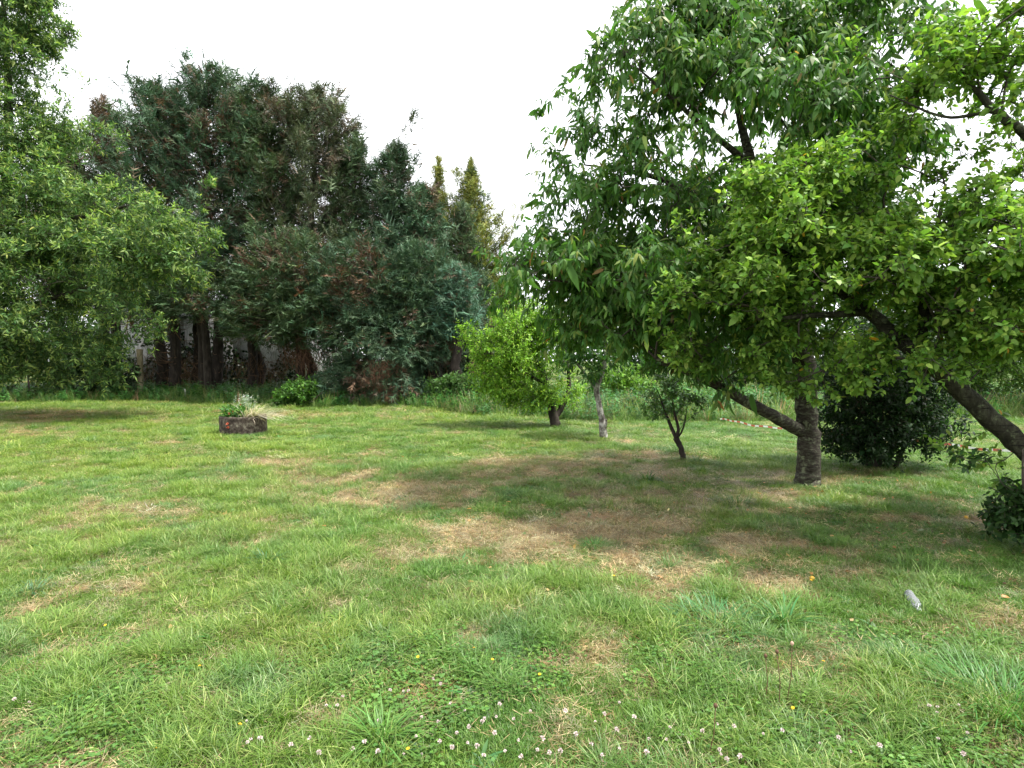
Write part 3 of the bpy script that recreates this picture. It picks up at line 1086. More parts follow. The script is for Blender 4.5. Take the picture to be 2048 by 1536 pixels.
# ================================================================== BROADLEAF TREES
# ---- tall leafy tree at the left edge
b = np.array([at(-30, 800, 17.5)[0], 17.5, 0.0])
T1 = [at(-20, 640, 17.4), at(10, 430, 17.2), at(20, 200, 17), at(0, -80, 17)]
limbs = [([b, *T1], [.24, .2, .16, .10, .03], None),
         ([T1[0], at(90, 600, 16.2), at(230, 560, 15.6)], [.11, .07, .03], 1),
         ([T1[1], at(150, 440, 16), at(300, 400, 15.5)], [.09, .06, .02], 1),
         ([T1[0], at(-80, 560, 17), at(-160, 400, 17)], [.08, .05, .03], 1)]
blobs = [(30, 150, 75, 150, 16.6, 1.6), (-70, 300, 170, 260, 17, 2.5), (130, 560, 200, 190, 15.8, 2.0), (280, 470, 110, 115, 15.4, 1.5),
         (-60, 620, 190, 160, 15.6, 2.0), (215, 640, 85, 80, 15.3, 1.3), (60, 400, 110, 120, 16.2, 1.8), (-20, 40, 90, 120, 17, 2), (70, 700, 120, 75, 15.2, 1.3), (-30, 735, 130, 50, 15, 1.3), (120, 745, 70, 32, 14.8, 1.0), (300, 560, 70, 90, 15.2, 1.2), (30, 500, 170, 130, 15.6, 1.8), (30, 250, 100, 130, 16.3, 1.5), (-40, 420, 150, 150, 16, 2), (100, 640, 140, 100, 15, 1.3), (260, 600, 80, 90, 15.1, 1.1), (20, 90, 65, 140, 16.6, 1.3), (10, 10, 70, 90, 16.8, 1.4), (40, 330, 120, 110, 16.1, 1.4), (10, 270, 100, 70, 16.2, 1.4), (0, 700, 110, 80, 15.4, 1.6), (60, 620, 120, 90, 15.6, 1.6), (0, 600, 120, 120, 15, 1.6)]
extra = [at(165, 175, 16), at(120, 150, 16.2), at(100, 95, 16.5), at(78, 40, 16.5), at(125, 60, 16.4), at(410, 385, 15.2), at(395, 430, 15.2), at(420, 372, 15.3),
         at(290, 690, 15), at(270, 725, 15), at(285, 640, 15), at(120, 225, 16.2), at(60, 20, 16.6)]
broad_tree("leafy_tree", "tall leafy light green tree with narrow leaves filling the left edge", "tree", limbs, blobs, 2800, 6,
           (10, .125, .28), dict(col=(.068, .130, .038), young=(.23, .32, .09), ny=4, fy=.6, var=.22, shoot=.32, up=.55, spread=.8, ang=.75, flat=.6, droop=.0,
                                gap=.40, gscale=.7, shell=.30, clump=(11, .55), tipbias=2.2, simple=True, twr=1.6), M_BARK, extra, seed=3)

# ---- cherry
cb = ground(1615, 972)
cd = cb[1]
fork = at(1606, 640, cd)
limbs = [([cb - [0, 0, .03], at(1616, 955, cd), at(1618, 900, cd), at(1612, 800, cd), at(1606, 700, cd), fork, at(1560, 470, cd), at(1500, 330, cd + .1), at(1470, 190, cd), at(1450, 60, cd)],
          [.168, .146, .133, .128, .125, .12, .09, .06, .035, .015], None),
         ([at(1602, 862, cd), at(1560, 838, cd - .25), at(1490, 802, cd - .5), at(1400, 752, cd - .7), at(1310, 715, cd - .8)], [.085, .075, .062, .048, .02], 1),
         ([fork, at(1660, 480, cd + .3), at(1700, 300, cd + .4), at(1700, 120, cd + .3), at(1690, -60, cd)], [.09, .07, .05, .03, .012], 1),
         ([at(1600, 600, cd), at(1480, 560, cd - .3), at(1340, 545, cd - .5), at(1200, 568, cd - .6), at(1080, 560, cd - .6)], [.06, .045, .03, .018, .008], 1),
         ([at(1560, 470, cd), at(1420, 400, cd + .2), at(1290, 345, cd + .3), at(1170, 330, cd + .2)], [.06, .045, .03, .01], 1),
         ([at(1500, 330, cd + .1), at(1380, 230, cd - .2), at(1280, 140, cd - .3)], [.045, .03, .01], 1),
         ([fork, at(1640, 560, cd + 1.2), at(1700, 420, cd + 2.0)], [.08, .05, .02], 1)]
blobs = [(1450, 230, 200, 180, cd, 1.5), (1370, 390, 190, 130, cd, 1.5), (1300, 520, 170, 80, cd - .2, 1.4), (1330, 640, 180, 75, cd - .3, 1.3), (1640, 150, 180, 170, cd, 1.5),
         (1560, 20, 190, 110, cd, 1.4), (1690, 420, 190, 190, cd + .7, 1.6), (1160, 545, 110, 38, cd - .4, .9), (1290, 180, 80, 130, cd, .9), (1540, 560, 200, 150, cd + .8, 1.4),
         (1240, 420, 100, 60, cd, 1.0), (1370, 90, 90, 80, cd, .9), (1190, 300, 60, 90, cd, .6), (1760, 40, 70, 60, cd, .8), (1450, 690, 150, 50, cd + .4, 1.2), (1190, 600, 95, 42, cd - .4, 1.0), (1290, 590, 110, 60, cd - .3, 1.6), (1270, 680, 90, 40, cd - .3, 1.0), (1185, 635, 85, 50, cd - .3, .9), (1380, 740, 90, 25, cd - .4, .8), (1120, 545, 70, 25, cd - .4, .7), (1230, 500, 110, 50, cd, 1.3), (1350, 700, 110, 50, cd - .3, 1.6), (1480, 420, 220, 200, cd, 2.2), (1600, 300, 200, 200, cd, 2.3)]
extra = [at(x, y, cd + rng.uniform(-.5, .5)) for x, y in
         [(1092, 208), (1125, 200), (1150, 195), (1095, 310), (1120, 318), (1088, 392), (1115, 395), (1072, 470), (1100, 470), (1130, 430), (1145, 350), (1005, 590), (1020, 570), (1050, 545),
          (1262, 15), (1285, 40), (1210, 130), (1225, 160), (1800, 10), (1820, 30), (1245, 95), (1160, 250), (1180, 220), (1040, 600), (990, 605), (1120, 640), (1110, 680), (1380, 10), (1470, 15), (1560, -10)] + [(rng.uniform(1060, 1340), rng.uniform(520, 600)) for _ in range(45)]]
broad_tree("cherry_tree", "large cherry tree with drooping dark green leaves and a thick banded trunk", "tree", limbs, blobs, 2150, 4,
           (11, .094, .31), dict(lv=.3, col=(.070, .160, .029), young=(.165, .23, .055), odd=((.24, .16, .06), .007), var=.22, shoot=.24, up=.25, spread=.75, ang=.75, droop=.95, flat=.16, out=.6,
                                gap=.42, gscale=1.0, shell=.40, clump=(7, .34), tipbias=2.2, curl=1.1), M_BARK_CHERRY, extra, seed=7, big=300)

# ---- plum leaning in from the right
pb = np.array([5.15, 5.15, 0.0]); pb[2] = hz(pb[0], pb[1])
limbs = [([pb, at(2140, 960, 5.15), at(2050, 900, 5.15), at(1930, 790, 5.2), at(1815, 690, 5.4), at(1740, 625, 5.6), at(1650, 560, 5.7), at(1560, 500, 5.6)],
          [.14, .105, .090, .080, .070, .057, .042, .02], None),
         ([at(1840, 705, 5.35), at(1850, 600, 5.3), at(1870, 480, 5.2), at(1890, 380, 5.1)], [.05, .04, .025, .01], 1),
         ([at(2060, 905, 5.15), at(2150, 700, 5.0), at(2160, 450, 4.8), at(2060, 270, 4.7), at(1985, 222, 4.7), at(1880, 100, 4.8)], [.09, .08, .055, .036, .028, .010], 1),
         ([at(1740, 625, 5.6), at(1640, 630, 5.4), at(1520, 640, 5.3)], [.04, .028, .01], 1),
         ([at(1985, 222, 4.7), at(1890, 240, 4.8), at(1780, 190, 5.0)], [.017, .012, .006], 1)]
blobs = [(1600, 470, 190, 120, 5.5, .75), (1470, 540, 85, 80, 5.4, .6), (1440, 655, 110, 55, 5.4, .5), (1700, 610, 140, 95, 5.6, .7), (1930, 540, 160, 150, 5.0, .7), (1800, 480, 120, 90, 5.2, .7),
         (1950, 150, 130, 130, 4.8, .7), (1790, 190, 80, 75, 5.0, .5), (2000, 690, 75, 70, 4.9, .5), (2080, 420, 130, 200, 4.7, .8), (2060, 60, 130, 120, 4.7, .8), (1560, 640, 130, 65, 5.5, .6),
         (1700, 380, 120, 45, 5.4, .6), (2030, 290, 80, 60, 4.8, .5), (1760, 690, 100, 55, 5.6, .6), (1530, 430, 110, 60, 5.3, .6), (1640, 560, 160, 110, 5.2, .6), (1880, 640, 120, 70, 5.1, .5), (1980, 450, 110, 90, 4.9, .6), (2200, 500, 160, 250, 4.8, 1.2), (1640, 500, 215, 150, 5.4, 1.2), (1950, 600, 180, 130, 4.9, 1.1), (2250, 250, 150, 200, 4.8, 1.0), (2380, 420, 170, 220, 5.0, 1.3), (2480, 250, 170, 220, 5.2, 1.3), (1900, 540, 170, 90, 4.5, .7), (1470, 720, 120, 45, 5.4, .6), (1560, 725, 130, 55, 5.5, .7), (1620, 760, 80, 30, 5.6, .6), (1370, 680, 70, 45, 5.3, .4), (1440, 600, 110, 90, 5.4, .6), (1670, 735, 90, 40, 5.6, .6), (1840, 715, 80, 40, 5.0, .4), (2000, 730, 80, 50, 4.7, .5), (2250, 600, 150, 100, 4.9, 1.0)]
extra = [at(x, y, 5.3) for x, y in [(1385, 470), (1400, 450), (1365, 455), (1500, 350), (1520, 345), (1305, 640), (1320, 650), (1330, 610), (1880, 480), (1960, 740), (1990, 850), (1940, 880), (2010, 920), (1880, 900), (1930, 920),
                                       (1970, 930), (2000, 960), (2030, 990), (1715, 100), (1740, 120), (1800, 330)]]
ptree, ptg = broad_tree("plum_tree", "bright green plum tree leaning in from the right with round leaves", "tree", limbs, blobs, 2550, 4,
           (9, .054, .60), dict(col=(.125, .228, .036), young=(.235, .36, .07), ny=3, fy=.6, odd=((.38, .24, .03), .002), var=.22, shoot=.15, up=.35, spread=1.0, ang=.8, droop=.05, flat=1.0,  # pale tip leaves: new growth, with leaf sheen also put into their colour
                                gap=.42, gscale=1.6, shell=.40, clump=(8, .20), tipbias=1.5, curl=.7), M_BARK, extra, seed=9, big=300)
g = Geo()
pp = ptg[rng.choice(len(ptg), 45)] + rng.normal(0, .05, (45, 3))
for q in pp:
    tube(g, q + np.array([[0, 0, .014], [0, 0, .010], [0, 0, 0], [0, 0, -.010], [0, 0, -.014]]), [.004, .011, .0145, .011, .004], 6, col=random.choice([(.45, .25, .03), (.5, .32, .04), (.35, .09, .03)]))
link("fruit", g.mesh("fruit", leaf_mat("plum_skin", .05, .3, .5)), ptree, "stuff")

# ---- lime green small tree with a forked trunk
lb_ = ground(1112, 853)
ld = lb_[1]
fk = at(1108, 838, ld)
limbs = [([lb_, fk, at(1102, 800, ld), at(1085, 740, ld), at(1050, 670, ld)], [.13, .115, .10, .06, .02], None),
         ([fk, at(1130, 805, ld + .1), at(1140, 770, ld + .2), at(1130, 690, ld + .1)], [.075, .065, .055, .02], 1),
         ([at(1095, 770, ld), at(1020, 730, ld - .2), at(950, 690, ld - .3)], [.04, .03, .01], 1)]
blobs = [(1050, 640, 62, 42, ld, .7), (1005, 700, 60, 55, ld, .8), (1080, 720, 75, 75, ld, .9), (945, 668, 24, 20, ld, .35), (1020, 770, 60, 32, ld, .8), (1110, 650, 45, 45, ld, .6), (965, 700, 30, 30, ld, .4), (1120, 790, 55, 26, ld, .6), (1050, 740, 100, 70, ld, 1.1), (1020, 680, 75, 70, ld - .3, .8), (1060, 800, 70, 20, ld, .7), (985, 740, 50, 45, ld, .7), (1100, 700, 70, 70, ld, .9)]
broad_tree("small_tree", "small lime green tree with a low forked trunk in front of the hedge", "tree", limbs, blobs, 1150, 5, (8, .064, .45),
           dict(col=(.165, .31, .030), young=(.27, .43, .06), ny=3, var=.2, shoot=.2, up=.3, spread=.9, ang=.8, flat=.9, gap=.41, gscale=1.6, simple=True, twr=1.5), M_BARK_DARK,
           [at(920, 655, ld), at(930, 665, ld), at(925, 690, ld), at(990, 600, ld), at(1030, 595, ld)], seed=12)

# ---- slim tree with a pale lichen-spotted trunk
sb_ = ground(1208, 878)
sdp = sb_[1]
limbs = [([sb_, at(1204, 840, sdp), at(1196, 800, sdp), at(1192, 775, sdp), at(1206, 740, sdp), at(1214, 700, sdp), at(1205, 640, sdp)], [.085, .066, .058, .058, .05, .04, .012], None),
         ([at(1194, 780, sdp), at(1180, 762, sdp), at(1160, 735, sdp), at(1130, 700, sdp)], [.035, .026, .02, .01], 1),
         ([at(1209, 862, sdp), at(1213, 848, sdp - .08), at(1212, 838, sdp - .1)], [.028, .024, .016], 1)]
blobs = [(1200, 680, 65, 48, sdp, .8), (1145, 700, 35, 35, sdp, .5), (1240, 690, 50, 40, sdp, .7), (1195, 745, 35, 15, sdp, .4)]
broad_tree("slim_tree", "slim tree with a pale lichen spotted trunk between the lime tree and the sapling", "tree", limbs, blobs, 110, 4, (7, .105, .34),
           dict(col=(.045, .12, .024), young=(.09, .17, .03), var=.2, shoot=.26, up=.2, spread=.8, ang=.75, droop=.8, flat=.35, gap=.40, tipbias=1.6, twr=1.4), M_BARK_LICHEN, None, seed=14)

# ---- sapling
qb = ground(1367, 921)
qd = qb[1]
f1 = at(1352, 876, qd)
limbs = [([qb, at(1362, 895, qd), f1], [.05, .042, .05], None),
         ([f1, at(1338, 845, qd), at(1328, 815, qd), at(1312, 775, qd)], [.034, .026, .018, .006], 1),
         ([f1, at(1358, 860, qd - .05), at(1350, 830, qd), at(1344, 800, qd), at(1352, 770, qd)], [.034, .026, .02, .012, .005], 1),
         ([f1, at(1362, 868, qd), at(1370, 845, qd + .08), at(1374, 815, qd + .1)], [.02, .016, .012, .005], 1)]
blobs = [(1310, 810, 28, 30, qd, .3), (1345, 800, 34, 32, qd, .35), (1378, 815, 28, 30, qd, .3), (1330, 770, 38, 18, qd, .35)]
broad_tree("sapling", "small sparse young fruit tree with a dark forked stem", "tree", limbs, blobs, 62, 4, (6, .055, .5),
           dict(col=(.06, .125, .028), var=.25, shoot=.12, up=.5, spread=.8, gap=.3, flat=.7, twr=1.3), M_BARK_DARK, None, seed=16)

# ---- dark many-stemmed shrub behind the cherry trunk
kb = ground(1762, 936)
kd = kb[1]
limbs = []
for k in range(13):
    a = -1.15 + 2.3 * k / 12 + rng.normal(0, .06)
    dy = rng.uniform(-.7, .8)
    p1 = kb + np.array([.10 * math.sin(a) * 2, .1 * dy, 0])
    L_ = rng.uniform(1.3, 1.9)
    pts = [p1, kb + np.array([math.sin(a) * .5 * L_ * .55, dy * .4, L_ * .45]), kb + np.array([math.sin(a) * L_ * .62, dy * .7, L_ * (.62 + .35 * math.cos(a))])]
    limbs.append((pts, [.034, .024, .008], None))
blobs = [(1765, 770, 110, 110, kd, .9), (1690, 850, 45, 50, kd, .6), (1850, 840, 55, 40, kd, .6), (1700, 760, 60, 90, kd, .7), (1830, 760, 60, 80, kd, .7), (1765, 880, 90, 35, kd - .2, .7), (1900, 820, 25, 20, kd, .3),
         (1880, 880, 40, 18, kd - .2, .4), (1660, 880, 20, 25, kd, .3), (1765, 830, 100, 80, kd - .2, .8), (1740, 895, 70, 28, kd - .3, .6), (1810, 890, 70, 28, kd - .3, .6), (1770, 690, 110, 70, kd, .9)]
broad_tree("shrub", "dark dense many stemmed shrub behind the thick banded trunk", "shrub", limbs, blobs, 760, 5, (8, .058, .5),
           dict(col=(.016, .040, .011), var=.25, shoot=.17, up=.15, spread=1.0, gap=.37, flat=.9, gscale=1.5, simple=True), M_BARK_DARK, None, seed=18)  # leaf colour darkened to carry the heavy shade under the fruit trees

# ---- ivy covered base of the plum at the right edge
zb_ = np.array([4.35, 4.8, 0.0]); zb_[2] = hz(4.35, 4.8)
limbs = [([zb_, zb_ + [0.02, 0, .25], zb_ + [-.05, 0, .55], zb_ + [-.02, .05, .85]], [.02, .016, .012, .006], None),
         ([zb_ + [.05, 0, 0], zb_ + [.15, .1, .3], zb_ + [.2, .1, .7]], [.018, .014, .006], None)]
blobs = [(2050, 1050, 40, 45, 4.75, .3), (2060, 985, 30, 35, 4.75, .2), (2065, 1090, 35, 25, 4.7, .25)]
broad_tree("sucker_shrub", "low dark leafy sucker growth cut by the right edge of the picture", "shrub", limbs, blobs, 90, 4, (7, .05, .6),
           dict(col=(.028, .068, .016), var=.25, shoot=.13, up=.2, spread=1.0, gap=.33, flat=.9, gscale=2.5), M_TWIG, [at(1925, 915, 4.75), at(1950, 920, 4.75), at(1975, 925, 4.75)], seed=19)

# ---- background shrubs and trees
BACK = [
    ("light green bush beside the lichen spotted trunk", "bush", 1240, 19.5, [(1240, 775, 60, 38, 19.5, 1.0)], 170, (.10, .20, .025), 31),
    ("dark green bush behind the young fruit tree", "bush", 1340, 23, [(1335, 720, 90, 75, 23, 1.3), (1290, 690, 60, 60, 23.5, 1.2)], 300, (.03, .075, .018), 32),
    ("dark bush behind the low cherry limb", "bush", 1470, 23, [(1470, 730, 100, 70, 23, 1.4)], 300, (.028, .07, .018), 33),
    ("green bush behind the top of the banded trunk", "bush", 1620, 22, [(1610, 740, 110, 75, 22, 1.4)], 300, (.05, .11, .022), 34),
    ("mid green tree behind the dark many stemmed shrub", "tree", 1800, 21, [(1800, 690, 110, 120, 21, 1.5), (1760, 600, 80, 80, 21, 1.4)], 420, (.045, .10, .022), 35),
    ("lighter green tree behind the leaning plum trunk", "tree", 1950, 18.5, [(1950, 650, 110, 110, 18.5, 1.5), (1990, 740, 90, 55, 18, 1.2), (1900, 720, 60, 60, 18, 1.0)], 460, (.085, .165, .025), 36),
    ("dark tree at the far right beyond the plum", "tree", 2110, 17, [(2110, 620, 130, 170, 17, 1.7)], 380, (.035, .085, .018), 37),
    ("dark bush in the shade behind the leafy tree on the left", "bush", 60, 22.5, [(50, 690, 130, 100, 22.5, 1.2), (-60, 680, 120, 110, 22.5, 1.2), (150, 650, 80, 80, 23, 1.0), (170, 720, 70, 60, 23, .9)], 620, (.03, .06, .018), 40),
    ("dark low bush left of the wooden post", "bush", 190, 23.5, [(190, 745, 80, 45, 23.5, 1.0)], 220, (.028, .055, .018), 41),
    ("bramble bush at the foot of the hedge end", "bush", 960, 20.5, [(950, 775, 60, 26, 20, .8), (890, 785, 40, 18, 20.2, .6)], 200, (.05, .105, .024), 38),
    ("bright green leafy bush under the hedge right of the planter", "bush", 605, 19.8, [(608, 790, 34, 20, 19.8, .6), (580, 797, 30, 12, 19.8, .5)], 110, (.055, .13, .02), 39),
]
for (lb, ct, bx, d, bl, n, colr, sd_) in BACK:
    b = at(bx, 800, d); b[2] = hz(b[0], b[1])
    top = bl[0]
    limbs = [([b, at(bx - 5, top[1] + top[3] * .5, d), at(bx, top[1], d)], [.08 if ct == "tree" else .04, .05 if ct == "tree" else .025, .01], None),
             ([b + [.06, 0, 0], at(bx + 25, top[1] + top[3] * .4, d - .2), at(bx + 40, top[1] - top[3] * .3, d - .3)], [.05 if ct == "tree" else .03, .03, .01], None)]
    broad_tree("background_tree" if ct == "tree" else "bush", lb, ct, limbs, bl, n, 5, (8, .11 if d > 19 else .10, .5),
               dict(col=colr, young=tuple(1.5 * c for c in colr), var=.3, shoot=.3, up=.3, spread=1.0, gap=.39, flat=.8, gscale=.9, simple=True, twr=1.6), M_BARK_DARK, None, seed=sd_)

# far wood closing the view: reads as one mass
n = 18000
x = rng.uniform(-70, 75, n); y = rng.uniform(46, 54, n)
hh = 3.2 + 3.2 * fbm(P3(x * .12, y * .1), 4, 88)
z = hh * rng.random(n) ** .6
g = Geo()
p = np.stack([x, y, z], -1)
leaves(g, p, rdir(n) + np.array([0, -.3, .2]), rdir(n) + np.array([0, -.5, .8]), rng.uniform(.35, .7, n), rng.uniform(.2, .4, n),
       vary((.045, .09, .025), n, .3, .2) * (.7 + .6 * fbm(p * .35, 3, 4))[:, None], simple=True)
far = link("distant_wood", g.mesh("distant_wood", M_LEAF), kind="stuff")
far["label"] = "distant line of green trees closing the view beyond the field"
far["category"] = "wood"

# ================================================================== SMALL THINGS
# ---- wooden post
b = at(281, 792, 24.0); b[2] = hz(b[0], b[1]) - .1
g = Geo()
zz = np.linspace(0, 1, 12)
pts = b + np.array([.02, 0, 2.15]) * zz[:, None]
tube(g, pts, np.full(12, .115), 12, wob=.10, seed=4)
M_POST = rough_mat("weathered_post", [(.12, .095, .055), (.27, .225, .14), (.34, .30, .2)], 6, (4, 4, .4), bump=.5)
po = link("wooden_post", g.mesh("wooden_post", M_POST))
tag(po, "pale weathered wooden post standing under the leafy tree by the hollow", "post")
b = at(372, 800, 22.3); b[2] = hz(b[0], b[1]) - .03
g = Geo(); tube(g, b + np.array([-.03, 0, .5]) * np.linspace(0, 1, 6)[:, None], np.full(6, .028), 6, wob=.1, seed=2)
st = link("stake", g.mesh("stake", plain_mat("pale_wood", (.52, .5, .46), .8)))
tag(st, "thin pale stake in the weeds before the dark hollow", "stake")

# ---- planter: a low round concrete tub filled with plants
pc = ground(485, 874)
pd_ = pc[1] + .45
Rp = 44 * pd_ / F
hp = .31
pc[0] = (485 - 1024) / F * pd_
loc = (pc[0], pd_, hz(pc[0], pd_))
pl = thing("planter", "round mossy concrete planter standing alone on the lawn", "planter", loc)
g = Geo()
th = np.linspace(0, 2 * np.pi, 48, endpoint=False)
prof = [(1.01, -.06), (1.0, .04), (.985, .14), (.99, .24), (1.0, .29), (.985, .315), (.94, .318), (.86, .312), (.84, .28), (.83, .2)]
n = len(prof)
vv = []
for k, (r, z) in enumerate(prof):
    q = np.stack([np.cos(th) * 2.2, np.sin(th) * 2.2, np.full(48, z * 6)], -1)
    w = 1 + .045 * (fbm(q, 4, 6) - .5) * 2
    dz = .03 * (fbm(q * 1.3, 3, 16) - .5) * 2 if 3 <= k <= 8 else 0
    vv.append(np.stack([np.cos(th) * r * Rp * w, np.sin(th) * r * Rp * w, z + dz + 0 * th], -1))
v = np.concatenate(vv) * np.array([1, 1, 1.22]) + np.array(loc)
i = np.arange(n * 48).reshape(n, 48)
q = np.stack([i[:-1], np.roll(i, -1, 1)[:-1], np.roll(i, -1, 1)[1:], i[1:]], -1).reshape(-1, 4)
g.add(v, [q])
M_CONC = rough_mat("mossy_concrete", [(.020, .015, .011), (.055, .042, .032), (.11, .095, .075), (.30, .27, .20)], 10, bump=.9, pos=[.38, .50, .60, .74], dist=.03)
link("tub", g.mesh("tub", M_CONC), pl)
g = Geo()
rr_ = np.linspace(0, .835, 6)
vv = [np.stack([np.cos(th) * r * Rp, np.sin(th) * r * Rp, .24 + .03 * fbm(np.stack([np.cos(th) * r * 5, np.sin(th) * r * 5, 0 * th], -1), 3, 2)], -1) for r in rr_]
v = np.concatenate(vv) * np.array([1, 1, 1.22]) + np.array(loc)
i = np.arange(6 * 48).reshape(6, 48)
q = np.stack([i[:-1], i[1:], np.roll(i, -1, 1)[1:], np.roll(i, -1, 1)[:-1]], -1).reshape(-1, 4)
g.add(v, [q])
link("soil", g.mesh("soil", rough_mat("soil", [(.03, .022, .015), (.08, .06, .04)], 20)), pl)
LZ = loc[2] + .31


def blades(geo, base, d, length, width, bend, col, seg=3, fall=1.0):
    """many tapering grass blades, bending over"""
    n = len(base)
    d = unit(d)
    hor = d * np.array([1, 1, 0]); hor = unit(hor + rng.normal(0, .05, hor.shape) * np.array([1, 1, 0]))
    side = unit(np.cross(hor, np.array([0, 0, 1.])))
    L = np.broadcast_to(length, (n,))[:, None]; W = np.broadcast_to(width, (n,))[:, None]; B = np.broadcast_to(bend, (n,))[:, None]
    vs = []
    for s in range(seg):
        t = s / seg
        c = base + d * L * t + (hor * .55 - np.array([0, 0, 1.]) * .6 * fall) * B * L * t * t
        w = W * (1 - .55 * t * t) * .5
        vs += [c - side * w, c + side * w]
    vs.append(base + d * L + (hor * .55 - np.array([0, 0, 1.]) * .6 * fall) * B * L)
    m = 2 * seg + 1
    v = np.stack(vs, 1).reshape(-1, 3)
    k = m * np.arange(n)[:, None]
    quads = np.concatenate([k + np.array([[2 * s, 2 * s + 1, 2 * s + 3, 2 * s + 2]]) for s in range(seg - 1)]) if seg > 1 else np.zeros((0, 4), int)
    tri = k + np.array([[2 * seg - 2, 2 * seg - 1, 2 * seg]])
    geo.add(v, [quads, tri], np.repeat(col, m, 0))


def in_tub(n, cx, cy_, r):
    a = rng.random(n) * 6.283; q = np.sqrt(rng.random(n)) * r
    return np.stack([loc[0] + (cx + np.cos(a) * q) * Rp, loc[1] + (cy_ + np.sin(a) * q) * Rp, np.full(n, LZ)], -1)


fg = thing("feather_grass", "pale straw coloured feathery grass flopping over the right of the planter", "grass", (loc[0] + .2, loc[1], LZ))
g = Geo()
n = 150
bs = in_tub(n, .35, -.1, .42)
dd = np.stack([rng.normal(.45, .55, n), rng.normal(-.1, .4, n), rng.uniform(.6, 1.3, n)], -1)
blades(g, bs, dd, rng.uniform(.28, .6, n), .007, rng.uniform(.3, 1.1, n), vary((.36, .34, .19), n, .3, .1), 5)
link("leaf_blades", g.mesh("leaf_blades", M_HERB), fg, "stuff")
g = Geo()
n = 190
bs = in_tub(n, .4, -.1, .4)
dd = np.stack([rng.normal(.6, .45, n), rng.normal(-.1, .4, n), rng.uniform(.7, 1.3, n)], -1)
blades(g, bs, dd, rng.uniform(.4, .75, n), .009, rng.uniform(.6, 1.2, n), vary((.60, .53, .45), n, .2, .05), 6)
link("plumes", g.mesh("plumes", M_HERB), fg, "stuff")
bp = thing("bedding_plant", "leafy green bedding plant with red flowers in the left of the planter", "plant", (loc[0] - .2, loc[1], LZ))
g = Geo()
n = 620
bs = in_tub(n, -.3, -.1, .6) + np.stack([np.zeros(n), np.zeros(n), rng.uniform(.0, .26, n)], -1)
leaves(g, bs, rng.normal(0, .6, (n, 3)) + np.array([-.15, -.2, .55]), rng.normal(0, .4, (n, 3)) + np.array([0, -.3, 1.]), rng.uniform(.05, .11, n), rng.uniform(.025, .05, n), vary((.07, .17, .03), n, .3, .15))
link("leaves", g.mesh("leaves", M_HERB), bp, "stuff")
M_RED = plain_mat("red_petal", (.42, .10, .05), .7)
for (fx, fy, fz) in [(-.28, -.75, .14), (.02, -.3, .30), (-.2, -.55, .16), (-.23, -1.03, -.06), (-.2, -1.05, -.13)]:
    g = Geo()
    c = np.array([loc[0] + fx * Rp, loc[1] + fy * Rp, LZ + fz])
    n = 16
    leaves(g, np.tile(c, (n, 1)), rdir(n) + np.array([0, -.4, .3]), rdir(n), .034, .024, np.ones((n, 3)))
    link("flower", g.mesh("flower", M_RED), bp)
wp = thing("silver_plant", "grey green plant with tiny white flowers standing tallest in the planter", "plant", (loc[0], loc[1], LZ))
g = Geo()
n = 60
bs = in_tub(n, -.05, .15, .35)
dd = np.stack([rng.normal(0, .3, n), rng.normal(0, .3, n), rng.uniform(.8, 1.2, n)], -1)
ln = rng.uniform(.3, .55, n)
cones(g, bs, bs + unit(dd) * ln[:, None], .004, vary((.14, .2, .10), n))
k = rng.integers(0, n, 500)
tt = rng.uniform(.25, 1, 500)[:, None]
leaves(g, bs[k] + unit(dd[k]) * ln[k][:, None] * tt, rng.normal(0, .7, (500, 3)) + np.array([0, 0, .3]), rdir(500) + np.array([0, 0, 1]), .045, .016, vary((.20, .27, .16), 500, .25), simple=True)
link("stems", g.mesh("stems", M_HERB), wp, "stuff")
g = Geo()
k = rng.integers(0, n, 130)
leaves(g, bs[k] + unit(dd[k]) * ln[k][:, None] * rng.uniform(.85, 1.05, (130, 1)) + rng.normal(0, .02, (130, 3)), rdir(130), rdir(130), .022, .018, np.full((130, 3), .62), simple=True)
link("flowers", g.mesh("flowers", M_HERB), wp, "stuff")

# ---- striped barrier tape lying across the grass
def tape():
    t = thing("barrier_tape", "red and white striped barrier tape stretched low across the far grass", "tape", (0, 0, 0))
    pts = [(1440, 838), (1475, 845), (1520, 851), (1570, 856), (1640, 862), (1720, 871), (1800, 880), (1870, 888), (1940, 893), (2000, 899), (2080, 907), (2200, 920)]
    W3 = []
    for (px, py) in pts:
        hgt = .15
        d = (EYE - hgt) * F / (py - 720)
        W3.append(at(px, py, d))
    W3 = np.array(W3)
    L = np.concatenate([[0], np.cumsum(np.linalg.norm(np.diff(W3, axis=0), axis=1))])
    step = .11
    s = np.arange(0, L[-1], step)
    P = np.stack([np.interp(s, L, W3[:, k]) for k in range(3)], -1)
    P[:, 2] += .02 * np.sin(s * 3.1) + .012 * np.sin(s * 9)
    hw = .013
    tw = .5 + .6 * fbm(P3(s * .9, 0 * s), 3, 5)
    mats = [plain_mat("tape_white", (.8, .79, .76), .35, .4), plain_mat("tape_red", (.55, .12, .07), .35, .4)]
    for c in (0, 1):
        g = Geo()
        for i in range(len(s) - 1):
            if i % 2 != c:
                continue
            q = []
            for j in (i, i + 1):
                o_ = np.array([0, math.cos(tw[j]) * hw * .6, math.sin(tw[j]) * hw + .01])
                q.append((P[j] - o_, P[j] + o_))
            g.add([q[0][0], q[1][0], q[1][1], q[0][1]], [[(0, 1, 2, 3)]])
        link("white_stripes" if c == 0 else "red_stripes", g.mesh("stripes", mats[c]), t)
tape()

